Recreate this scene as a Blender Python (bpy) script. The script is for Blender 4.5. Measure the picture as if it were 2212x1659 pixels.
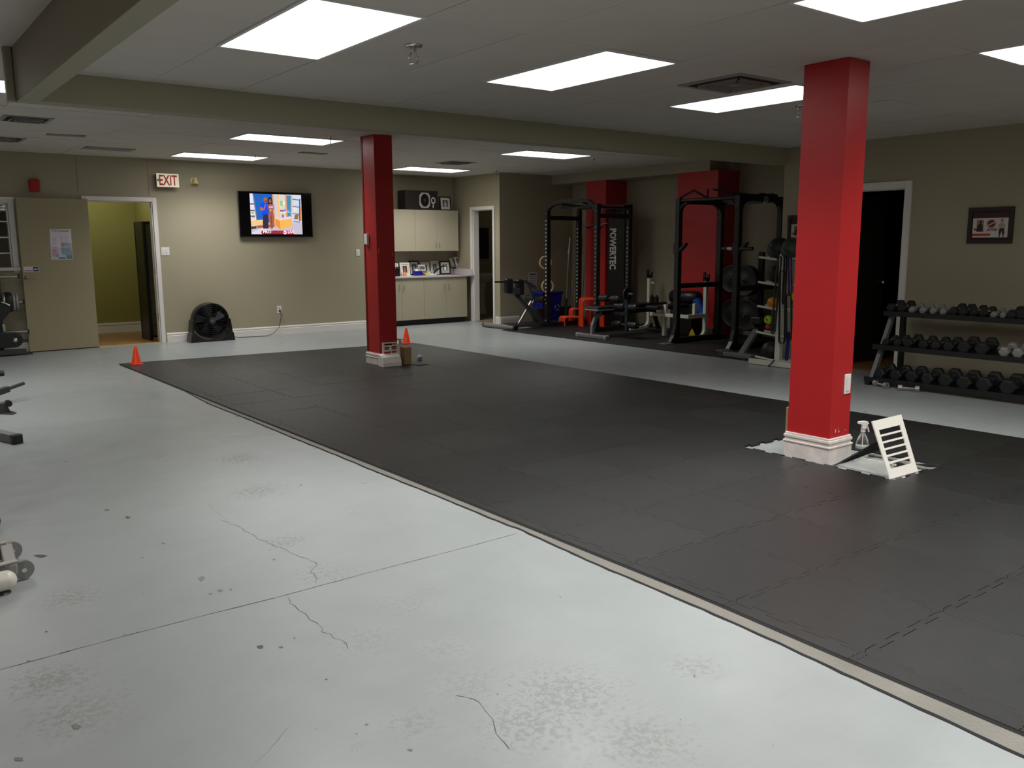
import bpy, math, random
from mathutils import Vector, Matrix, Euler, noise
random.seed(7)
PI = math.pi
for o in list(bpy.data.objects): bpy.data.objects.remove(o)
SC = bpy.context.scene
COL = SC.collection

# ------------------------------------------------------------------ camera
CH = 1.43
FPX = 1870.6
YAW, PIT, ROL = math.radians(37.529), math.radians(9.152), math.radians(-0.308)
_f = Vector((math.sin(YAW)*math.cos(PIT), math.cos(YAW)*math.cos(PIT), -math.sin(PIT)))
_r = Vector((math.cos(YAW), -math.sin(YAW), 0)); _u = _r.cross(_f)
CR = _r*math.cos(ROL)+_u*math.sin(ROL); CU = -_r*math.sin(ROL)+_u*math.cos(ROL); CF = _f
cam = bpy.data.cameras.new('camera'); camo = bpy.data.objects.new('camera', cam); COL.objects.link(camo)
cam.sensor_fit = 'HORIZONTAL'; cam.sensor_width = 36; cam.lens = FPX*36/2212
cam.clip_start = 0.05; cam.clip_end = 100
camo.matrix_world = Matrix(((CR.x, CU.x, -CF.x, 0), (CR.y, CU.y, -CF.y, 0), (CR.z, CU.z, -CF.z, CH), (0, 0, 0, 1)))
SC.camera = camo
SC.view_settings.view_transform = 'Standard'; SC.view_settings.look = 'None'
SC.view_settings.gamma = 1; SC.view_settings.use_curve_mapping = False
SC.view_settings.exposure = 0.30
LIGHT_E = 3.0
AREA_W, AREA_SPREAD = 17.0, math.radians(125)
w = bpy.data.worlds.new('world'); SC.world = w; w.use_nodes = True
w.node_tree.nodes['Background'].inputs[0].default_value = (.02, .02, .02, 1)
w.node_tree.nodes['Background'].inputs[1].default_value = 0.2

# surveying helpers: a sight line from where the photographer stood, met with a real plane
def ray(px, py): return CR*((px-1106)/FPX) - CU*((py-829.5)/FPX) + CF
def PZ(px, py, z=0.0): d = ray(px, py); return d*((z-CH)/d.z)+Vector((0, 0, CH))
def PX(px, py, x): d = ray(px, py); return d*(x/d.x)+Vector((0, 0, CH))
def PY(px, py, y): d = ray(px, py); return d*(y/d.y)+Vector((0, 0, CH))

# ------------------------------------------------------------------ materials
MATS = {}
def srgb(r, g, b):
    f = lambda c: (c/255/12.92) if c/255 <= .04045 else ((c/255+.055)/1.055)**2.4
    return (f(r), f(g), f(b), 1)
def mat(name, col, rough=.5, metal=0, bump=0, bscale=40, var=0, vscale=3, spec=.5, rnd=0, coat=0):
    m = bpy.data.materials.new(name); m.use_nodes = True; nt = m.node_tree; N = nt.nodes; L = nt.links
    b = N['Principled BSDF']
    b.inputs['Base Color'].default_value = col; b.inputs['Roughness'].default_value = rough
    b.inputs['Metallic'].default_value = metal; b.inputs['Specular IOR Level'].default_value = spec
    if coat: b.inputs['Coat Weight'].default_value = coat; b.inputs['Coat Roughness'].default_value = .15
    tc = N.new('ShaderNodeTexCoord')
    last = None
    if var or rnd:
        nz = N.new('ShaderNodeTexNoise'); nz.inputs['Scale'].default_value = vscale; nz.inputs['Detail'].default_value = 6
        L.new(tc.outputs['Object'], nz.inputs['Vector'])
        mr = N.new('ShaderNodeMapRange'); mr.inputs[1].default_value = .3; mr.inputs[2].default_value = .7
        mr.inputs[3].default_value = 1-var; mr.inputs[4].default_value = 1+var
        L.new(nz.outputs['Fac'], mr.inputs[0]); val = mr.outputs[0]
        if rnd:
            oi = N.new('ShaderNodeObjectInfo'); m2 = N.new('ShaderNodeMapRange')
            m2.inputs[3].default_value = 1-rnd; m2.inputs[4].default_value = 1+rnd
            L.new(oi.outputs['Random'], m2.inputs[0])
            mu = N.new('ShaderNodeMath'); mu.operation = 'MULTIPLY'; L.new(val, mu.inputs[0]); L.new(m2.outputs[0], mu.inputs[1]); val = mu.outputs[0]
        sc = N.new('ShaderNodeVectorMath'); sc.operation = 'SCALE'; sc.inputs[0].default_value = col[:3]
        L.new(val, sc.inputs['Scale']); L.new(sc.outputs[0], b.inputs['Base Color'])
    if bump:
        n2 = N.new('ShaderNodeTexNoise'); n2.inputs['Scale'].default_value = bscale; n2.inputs['Detail'].default_value = 4
        L.new(tc.outputs['Object'], n2.inputs['Vector'])
        bp = N.new('ShaderNodeBump'); bp.inputs['Strength'].default_value = bump; bp.inputs['Distance'].default_value = .003
        L.new(n2.outputs['Fac'], bp.inputs['Height']); L.new(bp.outputs[0], b.inputs['Normal'])
    MATS[name] = m
    return m
def emis(name, col, s):
    m = bpy.data.materials.new(name); m.use_nodes = True; N = m.node_tree.nodes
    b = N['Principled BSDF']; b.inputs['Base Color'].default_value = col
    b.inputs['Emission Color'].default_value = col; b.inputs['Emission Strength'].default_value = s
    return m
def attrmat(name, emit=0, rough=.4):
    m = bpy.data.materials.new(name); m.use_nodes = True; N = m.node_tree.nodes; L = m.node_tree.links
    b = N['Principled BSDF']; a = N.new('ShaderNodeAttribute'); a.attribute_name = 'Col'
    b.inputs['Roughness'].default_value = rough
    if emit:
        b.inputs['Base Color'].default_value = (.01, .01, .01, 1)
        L.new(a.outputs['Color'], b.inputs['Emission Color']); b.inputs['Emission Strength'].default_value = emit
    else: L.new(a.outputs['Color'], b.inputs['Base Color'])
    return m

M_wall = mat('wall_paint', srgb(166, 158, 133), .6, bump=.15, bscale=120, var=.03, vscale=.8)
M_ceil = mat('ceiling_tile', srgb(208, 202, 192), .9, bump=.3, bscale=160, var=.03, vscale=2, rnd=.025)
M_beam = mat('beam_paint', srgb(160, 155, 132), .6, bump=.1, bscale=100)
M_white = mat('white_trim', srgb(232, 228, 222), .4, var=.02)
M_scuffed = mat('scuffed_white_trim', srgb(226, 218, 212), .45, var=.12, vscale=14)
M_red = mat('red_paint', srgb(182, 34, 37), .42, bump=.1, bscale=80, var=.04, vscale=2)
M_mat = mat('black_rubber_tile', srgb(25, 26, 25), .38, bump=.5, bscale=420, var=.2, vscale=6, rnd=.3, spec=.5)
M_mat2 = mat('black_rubber_floor', srgb(30, 30, 29), .55, bump=.4, bscale=300, var=.1)
M_strip = mat('grey_edge_strip', srgb(120, 117, 109), .5, bump=.8, bscale=90, var=.1, vscale=5)
M_blackgap = mat('black_edging', srgb(8, 8, 8), .8)
M_crack = mat('crack_dirt', srgb(88, 87, 82), .9)
M_chip = mat('bare_concrete', srgb(122, 120, 114), .9, var=.25, vscale=60)
M_black = mat('black_metal', srgb(22, 23, 24), .42, var=.1, vscale=8)
M_blackpl = mat('black_plastic', srgb(18, 18, 19), .35)
M_pad = mat('black_vinyl', srgb(26, 27, 30), .38, bump=.2, bscale=60)
M_grey = mat('grey_metal', srgb(112, 114, 114), .4, var=.06)
M_dgrey = mat('dark_grey_metal', srgb(60, 62, 63), .42)
M_silver = mat('brushed_steel', srgb(178, 176, 170), .3, metal=.9)
M_chrome = mat('chrome', srgb(215, 213, 208), .15, metal=1)
M_cream = mat('cream_plastic', srgb(222, 208, 150), .4)
M_plate = mat('white_plastic', srgb(232, 230, 224), .35)
M_whitemetal = mat('white_painted_steel', srgb(214, 212, 200), .35)
M_cab = mat('cabinet_laminate', srgb(182, 174, 150), .45, var=.02)
M_top = mat('counter_laminate', srgb(206, 196, 200), .35, var=.04, vscale=30)
M_olive = mat('olive_paint', srgb(146, 142, 74), .65)
M_wood = mat('wood_floor', srgb(150, 112, 66), .4, var=.15, vscale=8)
M_beige = mat('beige_tile', srgb(150, 130, 100), .5, var=.05)
M_door = mat('door_paint', srgb(158, 148, 118), .5, var=.02)
M_ddoor = mat('dark_door', srgb(40, 36, 30), .5)
M_orange = mat('orange_plastic', srgb(252, 72, 30), .38)
M_hurdle = mat('orange_hurdle_plastic', srgb(240, 70, 30), .4)
M_rubber = mat('black_rubber', srgb(24, 25, 26), .5, var=.1, vscale=20)
M_greyh = mat('grey_cast_iron', srgb(150, 150, 148), .4, metal=.3, var=.08, vscale=30)
M_blue = mat('blue_plastic', srgb(20, 30, 140), .4)
M_foam = mat('blue_foam', srgb(30, 90, 190), .6)
M_brown = mat('dark_brown_wood', srgb(44, 32, 28), .5, var=.1, vscale=10)
M_tan = mat('tan_wood', srgb(166, 140, 98), .55, var=.12, vscale=14)
M_ring = mat('birch_wood', srgb(214, 186, 136), .45)
M_porc = mat('porcelain', srgb(220, 220, 212), .2)
M_green = mat('lime_rubber', srgb(150, 200, 40), .5)
M_amber = mat('orange_rubber', srgb(240, 160, 30), .5)
M_yellow = mat('yellow_rubber', srgb(196, 180, 20), .5)
M_purple = mat('purple_band', srgb(70, 40, 110), .55)
M_band = mat('dark_green_band', srgb(52, 62, 44), .55)
M_bandk = mat('black_band', srgb(28, 28, 28), .55)
M_bandb = mat('blue_band', srgb(30, 40, 130), .55)
M_lilac = mat('lilac_rubber', srgb(176, 160, 206), .5)
M_slat = mat('white_board', srgb(238, 234, 224), .45)
M_metalvent = mat('vent_metal', srgb(150, 145, 138), .5)
M_dark = mat('dark_void', srgb(18, 17, 15), .9)
M_rededge = mat('alarm_red', srgb(170, 20, 24), .4)
M_light = emis('light_diffuser', (1, .985, .96, 1), LIGHT_E)
M_frame = mat('light_frame', srgb(225, 225, 222), .4)
M_print = attrmat('printed_sheet'); M_screen = attrmat('tv_screen', .95)
def glass(name, col, rough=.02, tr=1.0, alpha=1):
    m = bpy.data.materials.new(name); m.use_nodes = True; b = m.node_tree.nodes['Principled BSDF']
    b.inputs['Base Color'].default_value = col; b.inputs['Roughness'].default_value = rough
    b.inputs['Transmission Weight'].default_value = tr; b.inputs['IOR'].default_value = 1.45
    return m
M_glass = glass('window_glass', (.95, .97, .95, 1)); M_bottle = glass('clear_plastic', (.93, .95, .95, 1), .12)
M_tray = mat('smoked_glass', srgb(20, 22, 22), .08, spec=.6)
M_mirror = mat('mirror', srgb(120, 120, 112), .04, metal=1)
M_clear = mat('clear_acrylic', (.75, .80, .74, 1), .08)
M_clear.node_tree.nodes['Principled BSDF'].inputs['Alpha'].default_value = .28

def floor_mat():
    m = bpy.data.materials.new('epoxy_floor'); m.use_nodes = True; nt = m.node_tree; N = nt.nodes; L = nt.links
    b = N['Principled BSDF']; tc = N.new('ShaderNodeTexCoord')
    def noise_(sc, det=6, rough=.6, dist=0):
        n = N.new('ShaderNodeTexNoise'); n.inputs['Scale'].default_value = sc; n.inputs['Detail'].default_value = det
        n.inputs['Roughness'].default_value = rough; n.inputs['Distortion'].default_value = dist
        L.new(tc.outputs['Object'], n.inputs['Vector']); return n.outputs['Fac']
    def mr(src, a, b_, c, d):
        x = N.new('ShaderNodeMapRange'); L.new(src, x.inputs[0])
        for i, v in enumerate((a, b_, c, d)): x.inputs[i+1].default_value = v
        return x.outputs[0]
    def ma(op, a, b_):
        x = N.new('ShaderNodeMath'); x.operation = op
        for i, v in enumerate((a, b_)):
            if isinstance(v, (int, float)): x.inputs[i].default_value = v
            else: L.new(v, x.inputs[i])
        return x.outputs[0]
    # worn places where the paint has gone thin
    patches = [((1220, 1500), .34), ((1130, 1560), .25), ((1500, 1440), .16), ((880, 1310), .22), ((800, 1380), .22), ((960, 1400), .18),
               ((620, 1170), .2), ((560, 1060), .28), ((520, 990), .3), ((180, 1540), .25), ((160, 1290), .2), ((1400, 1600), .25),
               ((700, 1240), .2), ((120, 1470), .22), ((900, 1560), .15), ((1000, 1480), .2)]
    mask = None
    for (q, r) in patches:
        p = PZ(*q)
        vm = N.new('ShaderNodeVectorMath'); vm.operation = 'DISTANCE'; L.new(tc.outputs['Object'], vm.inputs[0]); vm.inputs[1].default_value = p
        k = mr(vm.outputs['Value'], r*.2, r*1.3, 1, 0)
        mask = k if mask is None else ma('MAXIMUM', mask, k)
    fine = noise_(42, 9, .75, .15)
    wear = mr(ma('ADD', fine, ma('MULTIPLY', mask, .17)), .63, .70, 0, 1)
    wear = ma('MULTIPLY', wear, mask)
    speck = mr(noise_(60, 4, .6), .75, .80, 0, .35)
    wear2 = ma('MAXIMUM', wear, ma('MULTIPLY', speck, mr(noise_(1.6, 3), .5, .62, 0, 1)))
    big = mr(noise_(.7, 4), .3, .7, .95, 1.04); med = mr(noise_(5, 6), .3, .7, .97, 1.03)
    # brushed streaks
    mp = N.new('ShaderNodeMapping'); mp.inputs['Scale'].default_value = (3, 60, 1); mp.inputs['Rotation'].default_value = (0, 0, .5)
    L.new(tc.outputs['Object'], mp.inputs['Vector']); ns = N.new('ShaderNodeTexNoise'); ns.inputs['Scale'].default_value = 1; ns.inputs['Detail'].default_value = 4
    L.new(mp.outputs[0], ns.inputs['Vector']); st = mr(ns.outputs['Fac'], .3, .7, .985, 1.015)
    v = ma('MULTIPLY', ma('MULTIPLY', big, med), st)
    sc = N.new('ShaderNodeVectorMath'); sc.operation = 'SCALE'; sc.inputs[0].default_value = srgb(150, 155, 155)[:3]; L.new(v, sc.inputs['Scale'])
    mx = N.new('ShaderNodeMix'); mx.data_type = 'RGBA'; L.new(ma('MULTIPLY', wear2, .38), mx.inputs[0]); L.new(sc.outputs[0], mx.inputs[6]); mx.inputs[7].default_value = srgb(120, 118, 112)
    L.new(mx.outputs[2], b.inputs['Base Color'])
    L.new(ma('ADD', mr(noise_(4, 5), .3, .7, .27, .37), ma('MULTIPLY', wear2, .3)), b.inputs['Roughness'])
    b.inputs['Specular IOR Level'].default_value = .5
    bp = N.new('ShaderNodeBump'); bp.inputs['Strength'].default_value = .12; bp.inputs['Distance'].default_value = .004
    L.new(ma('SUBTRACT', noise_(14, 6), ma('MULTIPLY', wear2, .4)), bp.inputs['Height']); L.new(bp.outputs[0], b.inputs['Normal'])
    return m
M_floor = floor_mat()

# ------------------------------------------------------------------ mesh builder
class MB:
    def __init__(s): s.v = []; s.f = []; s.sm = []; s.c = []
    def add(s, vs, fs, smooth=False, col=None):
        n = len(s.v); s.v += [Vector(v) for v in vs]
        for f in fs: s.f.append([i+n for i in f]); s.sm.append(smooth); s.c.append(col)
        return s
    def box(s, x0, x1, y0, y1, z0, z1, col=None):
        vs = [(x, y, z) for z in (z0, z1) for y in (y0, y1) for x in (x0, x1)]
        return s.add(vs, [(0, 2, 3, 1), (4, 5, 7, 6), (0, 1, 5, 4), (2, 6, 7, 3), (0, 4, 6, 2), (1, 3, 7, 5)], col=col)
    def bar(s, p, q, w, h, up=(0, 0, 1)):
        p = Vector(p); q = Vector(q); d = (q-p).normalized(); u = Vector(up)
        if abs(d.dot(u)) > .97: u = Vector((1, 0, 0))
        a = d.cross(u).normalized(); u = a.cross(d).normalized()
        vs = [c+a*sx*w/2+u*sy*h/2 for c in (p, q) for sy in (-1, 1) for sx in (-1, 1)]
        return s.add(vs, [(0, 1, 3, 2), (4, 6, 7, 5), (0, 4, 5, 1), (2, 3, 7, 6), (0, 2, 6, 4), (1, 5, 7, 3)])
    def cyl(s, p, q, r, n=16, r2=None, caps=True):
        p = Vector(p); q = Vector(q); r2 = r if r2 is None else r2; d = (q-p).normalized()
        u = Vector((0, 0, 1)) if abs(d.z) < .9 else Vector((1, 0, 0)); a = d.cross(u).normalized(); u = a.cross(d)
        A = [p+(a*math.cos(t)+u*math.sin(t))*r for t in [2*PI*i/n for i in range(n)]]
        B = [q+(a*math.cos(t)+u*math.sin(t))*r2 for t in [2*PI*i/n for i in range(n)]]
        s.add(A+B, [(i, (i+1) % n, (i+1) % n+n, i+n) for i in range(n)], True)
        if caps: s.add(A, [list(range(n))[::-1]]); s.add(B, [list(range(n))])
        return s
    def tube(s, pts, r, n=8, closed=False):
        pts = [Vector(p) for p in pts]; m = len(pts); rings = []
        for i, p in enumerate(pts):
            if closed: d = (pts[(i+1) % m]-pts[i-1]).normalized()
            else: d = (pts[min(i+1, m-1)]-pts[max(i-1, 0)]).normalized()
            u = Vector((0, 0, 1)) if abs(d.z) < .9 else Vector((1, 0, 0))
            if i and abs(d.dot(pu)) < .95: u = pu
            a = d.cross(u).normalized(); u = a.cross(d).normalized(); pu = u
            rings.append([p+(a*math.cos(t)+u*math.sin(t))*r for t in [2*PI*k/n for k in range(n)]])
        vs = [v for R in rings for v in R]; fs = []
        for i in range(m if closed else m-1):
            j = (i+1) % m
            fs += [(i*n+k, i*n+(k+1) % n, j*n+(k+1) % n, j*n+k) for k in range(n)]
        s.add(vs, fs, True)
        if not closed: s.add(rings[0], [list(range(n))[::-1]]); s.add(rings[-1], [list(range(n))])
        return s
    def rtube(s, pts, w, h, up=(0, 0, 1)):   # rectangular tube along a path, fixed side vector
        pts = [Vector(p) for p in pts]; m = len(pts); up = Vector(up); rings = []
        for i, p in enumerate(pts):
            d = (pts[min(i+1, m-1)]-pts[max(i-1, 0)]).normalized(); b = up; a = d.cross(b).normalized()
            rings.append([p+a*w/2+b*h/2, p-a*w/2+b*h/2, p-a*w/2-b*h/2, p+a*w/2-b*h/2])
        fs = [(i*4+k, i*4+(k+1) % 4, i*4+4+(k+1) % 4, i*4+4+k) for i in range(m-1) for k in range(4)]
        s.add([v for R in rings for v in R], fs+[(3, 2, 1, 0), tuple(m*4-4+k for k in range(4))]); return s
    def lathe(s, prof, c=(0, 0, 0), n=24, axis='z', smooth=True):
        c = Vector(c); vs = []
        for (r, z) in prof:
            for k in range(n):
                t = 2*PI*k/n; x, y = r*math.cos(t), r*math.sin(t)
                vs.append(c+(Vector((x, y, z)) if axis == 'z' else Vector((z, x, y)) if axis == 'x' else Vector((y, z, x))))
        m = len(prof)
        fs = [(i*n+k, i*n+(k+1) % n, (i+1)*n+(k+1) % n, (i+1)*n+k) for i in range(m-1) for k in range(n)]
        s.add(vs, fs, smooth); s.add(vs[:n], [list(range(n))[::-1]]); s.add(vs[-n:], [list(range(n))]); return s
    def sphere(s, c, r, nu=18, nv=10, sc=(1, 1, 1)):
        c = Vector(c); vs = [c+Vector((0, 0, -r*sc[2]))]
        for i in range(1, nv):
            p = -PI/2+PI*i/nv
            for k in range(nu):
                t = 2*PI*k/nu; vs.append(c+Vector((r*sc[0]*math.cos(p)*math.cos(t), r*sc[1]*math.cos(p)*math.sin(t), r*sc[2]*math.sin(p))))
        vs.append(c+Vector((0, 0, r*sc[2]))); e = len(vs)-1
        fs = [(0, 1+(k+1) % nu, 1+k) for k in range(nu)]
        for i in range(nv-2): fs += [(1+i*nu+k, 1+i*nu+(k+1) % nu, 1+(i+1)*nu+(k+1) % nu, 1+(i+1)*nu+k) for k in range(nu)]
        fs += [(1+(nv-2)*nu+k, 1+(nv-2)*nu+(k+1) % nu, e) for k in range(nu)]
        return s.add(vs, fs, True)
    def prism(s, pts, d, col=None):      # polygon (3-D points) pushed along vector d
        pts = [Vector(p) for p in pts]; d = Vector(d); n = len(pts)
        nrm = sum(((pts[i]-pts[0]).cross(pts[(i+1) % n]-pts[0]) for i in range(n)), Vector())
        if nrm.dot(d) > 0: pts = pts[::-1]
        return s.add(pts+[p+d for p in pts], [list(range(n)), list(range(n, 2*n))[::-1]]+[(i, i+n, (i+1) % n+n, (i+1) % n) for i in range(n)], col=col)
    def poly(s, pts, col=None): return s.add(pts, [list(range(len(pts)))], col=col)
    def xf(s, M):
        s.v = [M @ v for v in s.v]; return s

INV = {}
def part(name, mb, m, parent=None, bevel=0, label=None, local=False, seg=2, kind=None):
    vs = mb.v
    if parent is not None and not local:
        I = INV.get(parent.name)
        if I: vs = [I @ v for v in vs]
    me = bpy.data.meshes.new(name); me.from_pydata([tuple(v) for v in vs], [], mb.f)
    for p, sm in zip(me.polygons, mb.sm): p.use_smooth = sm
    if any(c is not None for c in mb.c):
        ca = me.color_attributes.new('Col', 'FLOAT_COLOR', 'CORNER')
        for p, c in zip(me.polygons, mb.c):
            c = c or (1, 1, 1, 1)
            for li in p.loop_indices: ca.data[li].color = c
    me.materials.append(m); o = bpy.data.objects.new(name, me); COL.objects.link(o)
    if parent is not None:
        o.parent = parent
        INV[o.name] = INV.get(parent.name)
    if bevel:
        b = o.modifiers.new('bevel', 'BEVEL'); b.width = bevel; b.segments = seg; b.limit_method = 'ANGLE'; b.angle_limit = .6
    if label: o['label'] = label
    if kind: o['kind'] = kind
    return o
def thing(name, label, cat, loc=(0, 0, 0), rotz=0, group=None):
    o = bpy.data.objects.new(name, None); COL.objects.link(o); o.location = loc; o.rotation_euler = (0, 0, rotz)
    o.empty_display_size = .1
    INV[o.name] = (Matrix.Translation(Vector(loc)) @ Matrix.Rotation(rotz, 4, 'Z')).inverted()
    o['label'] = label; o['category'] = cat
    if group: o['group'] = group
    return o
def tag(o, label, cat, group=None):
    o['label'] = label; o['category'] = cat
    if group: o['group'] = group
    return o
def struct(name, mb, m, parent=None, bevel=0):
    o = part(name, mb, m, parent, bevel)
    if parent is None: o['kind'] = 'structure'
    return o
def dup(root, loc, rotz=0, label=None, group=None, scale=None):
    def cp(o, par):
        c = o.copy(); COL.objects.link(c)
        if par is not None: c.parent = par
        for ch in [x for x in KIDS.get(o.name, [])]: cp(ch, c)
        return c
    r = cp(root, None); r.location = loc; r.rotation_euler = (0, 0, rotz)
    if label: r['label'] = label
    if group: r['group'] = group
    if scale: r.scale = scale
    return r
KIDS = {}
def freeze(root):
    KIDS.clear()
    for o in bpy.data.objects:
        if o.parent: KIDS.setdefault(o.parent.name, []).append(o)
def text_mb(txt, size, origin, right, up, depth=.002, bold=0.0, align='LEFT', col=None, xs=1.0):
    cu = bpy.data.curves.new('t', 'FONT'); cu.body = txt; cu.size = size; cu.extrude = 0; cu.offset = bold; cu.align_x = align; cu.resolution_u = 2
    o = bpy.data.objects.new('t', cu); COL.objects.link(o)
    dg = bpy.context.evaluated_depsgraph_get(); dg.update()
    me = o.evaluated_get(dg).to_mesh()
    right = Vector(right).normalized(); up = Vector(up).normalized(); nr = right.cross(up); o0 = Vector(origin)
    mb = MB(); mb.add([o0+right*v.co.x*xs+up*v.co.y+nr*depth for v in me.vertices], [list(p.vertices) for p in me.polygons], col=col)
    o.evaluated_get(dg).to_mesh_clear(); bpy.data.objects.remove(o); bpy.data.curves.remove(cu)
    return mb
def ell(c, right, up, rx, ry, n=20, a0=0):
    c = Vector(c); return [c+Vector(right)*rx*math.cos(2*PI*i/n+a0)+Vector(up)*ry*math.sin(2*PI*i/n+a0) for i in range(n)]
def arc(c, r, a0, a1, n, ax, ay): return [Vector(c)+Vector(ax)*r*math.cos(a0+(a1-a0)*i/n)+Vector(ay)*r*math.sin(a0+(a1-a0)*i/n) for i in range(n+1)]

# ================================================================== SETTING
WA = 13.48      # back wall
WR = 9.05       # right wall
WX = 9.42       # washroom wall
AY = 12.60      # alcove left wall
AX = 11.15      # alcove back wall
CN, CB, CL = 2.54, 2.69, 2.67
BY0, BY1, BZ = 6.40, 6.55, 2.35
DX0, DX1 = 1.005, 1.125
RY = 14.08

struct('floor', MB().box(-4.2, 13.2, -5.2, 17, -.1, 0), M_floor)
wb = struct('wall_back', MB().box(-4.2, 1.20, WA, WA+.12, 0, 2.8).box(1.20, 1.93, WA, WA+.12, 0, 1.12).box(1.20, 1.93, WA, WA+.12, 2.04, 2.8)
       .box(1.93, 2.83, WA, WA+.12, 0, 2.8).box(2.83, 3.72, WA, WA+.12, 2.075, 2.8).box(3.72, 7.3, WA, WA+.12, 0, 2.8), M_wall)
struct('wall_recess', MB().box(7.2, 7.3, WA+.12, RY+.1, 0, 2.8), M_wall)
struct('wall_recess', MB().box(7.3, 9.42, RY, RY+.1, 0, 2.8), M_wall)
struct('wall_washroom', MB().box(WX, WX+.12, AY, 12.80, 0, 2.8).box(WX, WX+.12, 13.44, RY+.1, 0, 2.8).box(WX, WX+.12, 12.80, 13.44, 2.06, 2.8), M_wall)
struct('wall_alcove_left', MB().box(WX+.12, AX+.1, AY, AY+.12, 0, 2.8), M_wall)
struct('wall_alcove_back', MB().box(AX, AX+.12, 6.5, AY, 0, 2.8), M_wall)
struct('wall_alcove_right', MB().box(WR+.12, AX, 6.31, 6.42, 0, 2.8), M_wall)
struct('wall_right', MB().box(WR, WR+.12, -5, 4.90, 0, 2.8).box(WR, WR+.12, 5.80, 6.42, 0, 2.8).box(WR, WR+.12, 4.90, 5.80, 2.0, 2.8), M_wall)
struct('wall_left', MB().box(-4.2, -4.08, -5, WA, 0, 2.8), mat('warm_red_wall', srgb(150, 70, 60), .6))
struct('wall_front', MB().box(-4.2, WR, -5.12, -5, 0, 2.8), M_wall)
# panel joints high on the back wall
for x in (2.745, 3.69): part('joint_strip', MB().box(x-.006, x+.006, WA-.006, WA, 2.18 if x < 3 else 2.16, CB-.002), M_beam, wb)
# ceilings, each tile its own piece over a dark plenum
cn = struct('ceiling', MB().box(DX1, WR, -5, BY0, CN+.02, CN+.06), M_dark)
def tiles(parent, x0, x1, y0, y1, z, gx, gy, ox, oy, me_cache):
    i0 = math.floor((x0-ox)/gx); i1 = math.ceil((x1-ox)/gx); j0 = math.floor((y0-oy)/gy); j1 = math.ceil((y1-oy)/gy)
    for i in range(i0, i1):
        for j in range(j0, j1):
            a, b = max(x0, ox+i*gx), min(x1, ox+(i+1)*gx); c, d = max(y0, oy+j*gy), min(y1, oy+(j+1)*gy)
            if b-a < .03 or d-c < .03: continue
            k = (round(b-a, 3), round(d-c, 3))
            if k not in me_cache:
                t = part('ceiling_panel', MB().box(-k[0]/2+.0018, k[0]/2-.0018, -k[1]/2+.0018, k[1]/2-.0018, 0, .015), M_ceil, parent, local=True); me_cache[k] = t.data
            else:
                t = bpy.data.objects.new('ceiling_panel', me_cache[k]); COL.objects.link(t); t.parent = parent
            t.location = ((a+b)/2, (c+d)/2, z+random.uniform(0, .0022)); t.rotation_euler = (random.uniform(-.0022, .0022), random.uniform(-.0022, .0022), 0)
cache = {}
tiles(cn, DX1, WR, -5, BY0, CN, .6125, 1.225, 1.805, 3.81, cache)
cb = struct('ceiling', MB().box(-4.1, AX, BY1, RY+.1, CB+.02, CB+.06), M_dark)
tiles(cb, -4.1, AX, BY1, RY+.08, CB, 1.225, .6125, 3.78, 9.82, cache)
cl = struct('ceiling', MB().box(-4.1, DX0, -5, BY1, CL+.015, CL+.06), M_ceil)
struct('ceiling', MB().box(WX+.1, 13.2, AY, 17, 2.7, 2.76), M_ceil)
# beams
struct('trim_1', MB().box(DX0, WR, BY0, BY1, BZ, 2.76), M_beam, bevel=.004)
struct('trim_2', MB().box(DX0, DX1, -5, BY0, BZ+.001, 2.76), M_beam, bevel=.004)
struct('trim_3', MB().box(10.64, AX, 8.88, AY, 2.525, 2.76), M_beam)
struct('trim_4', MB().box(DX0-.05, DX0-.004, BY1-.05, BY1+.02, BZ, 2.69), M_beam, bevel=.006)
# green room behind the doorway and the window
struct('wall_green_room', MB().box(-.6, 4.10, 15.55, 15.67, 0, 2.7).box(4.0, 4.1, WA+.12, 15.55, 0, 2.7).box(-.7, -.6, WA+.12, 15.55, 0, 2.7), M_olive)
struct('wall_green_room', MB().box(-.6, 1.20, WA+.12, WA+.13, 0, 2.7).box(1.93, 2.83, WA+.12, WA+.13, 0, 2.7).box(3.72, 4.0, WA+.12, WA+.13, 0, 2.7), M_olive)
struct('wall_green_room', MB().box(2.36, 2.44, WA+.13, 15.55, 0, 2.7), M_olive)  # unseen partition added to keep the olive room's light from the window side
struct('ceiling', MB().box(-.7, 4.1, WA+.12, 15.67, 2.7, 2.76), M_ceil)
wf = struct('floor', MB().box(-.6, 4.0, WA+.02, 15.55, 0, .002), M_dark)
for j in range(19):
    part('floorboard', MB().box(1.5, 4.0, WA+.02+j*.107, WA+.02+(j+1)*.107-.002, .001, .006), mat('oak_board_%d' % j if False else 'oak_board', srgb(150+random.randint(-8, 8), 112+random.randint(-6, 6), 66), .4, var=.12, vscale=5), wf)
struct('baseboard_green_room', MB().box(-.6, 4.0, 15.53, 15.55, 0, .17).box(-.6, 4.0, 15.525, 15.55, .14, .155).box(3.98, 4.0, WA+.12, 15.53, 0, .17), M_white)
struct('trim_5', MB().box(2.83, 3.72, WA-.01, WA+.02, 0, .012), mat('brass_threshold', srgb(220, 200, 150), .3, metal=.5))

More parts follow.
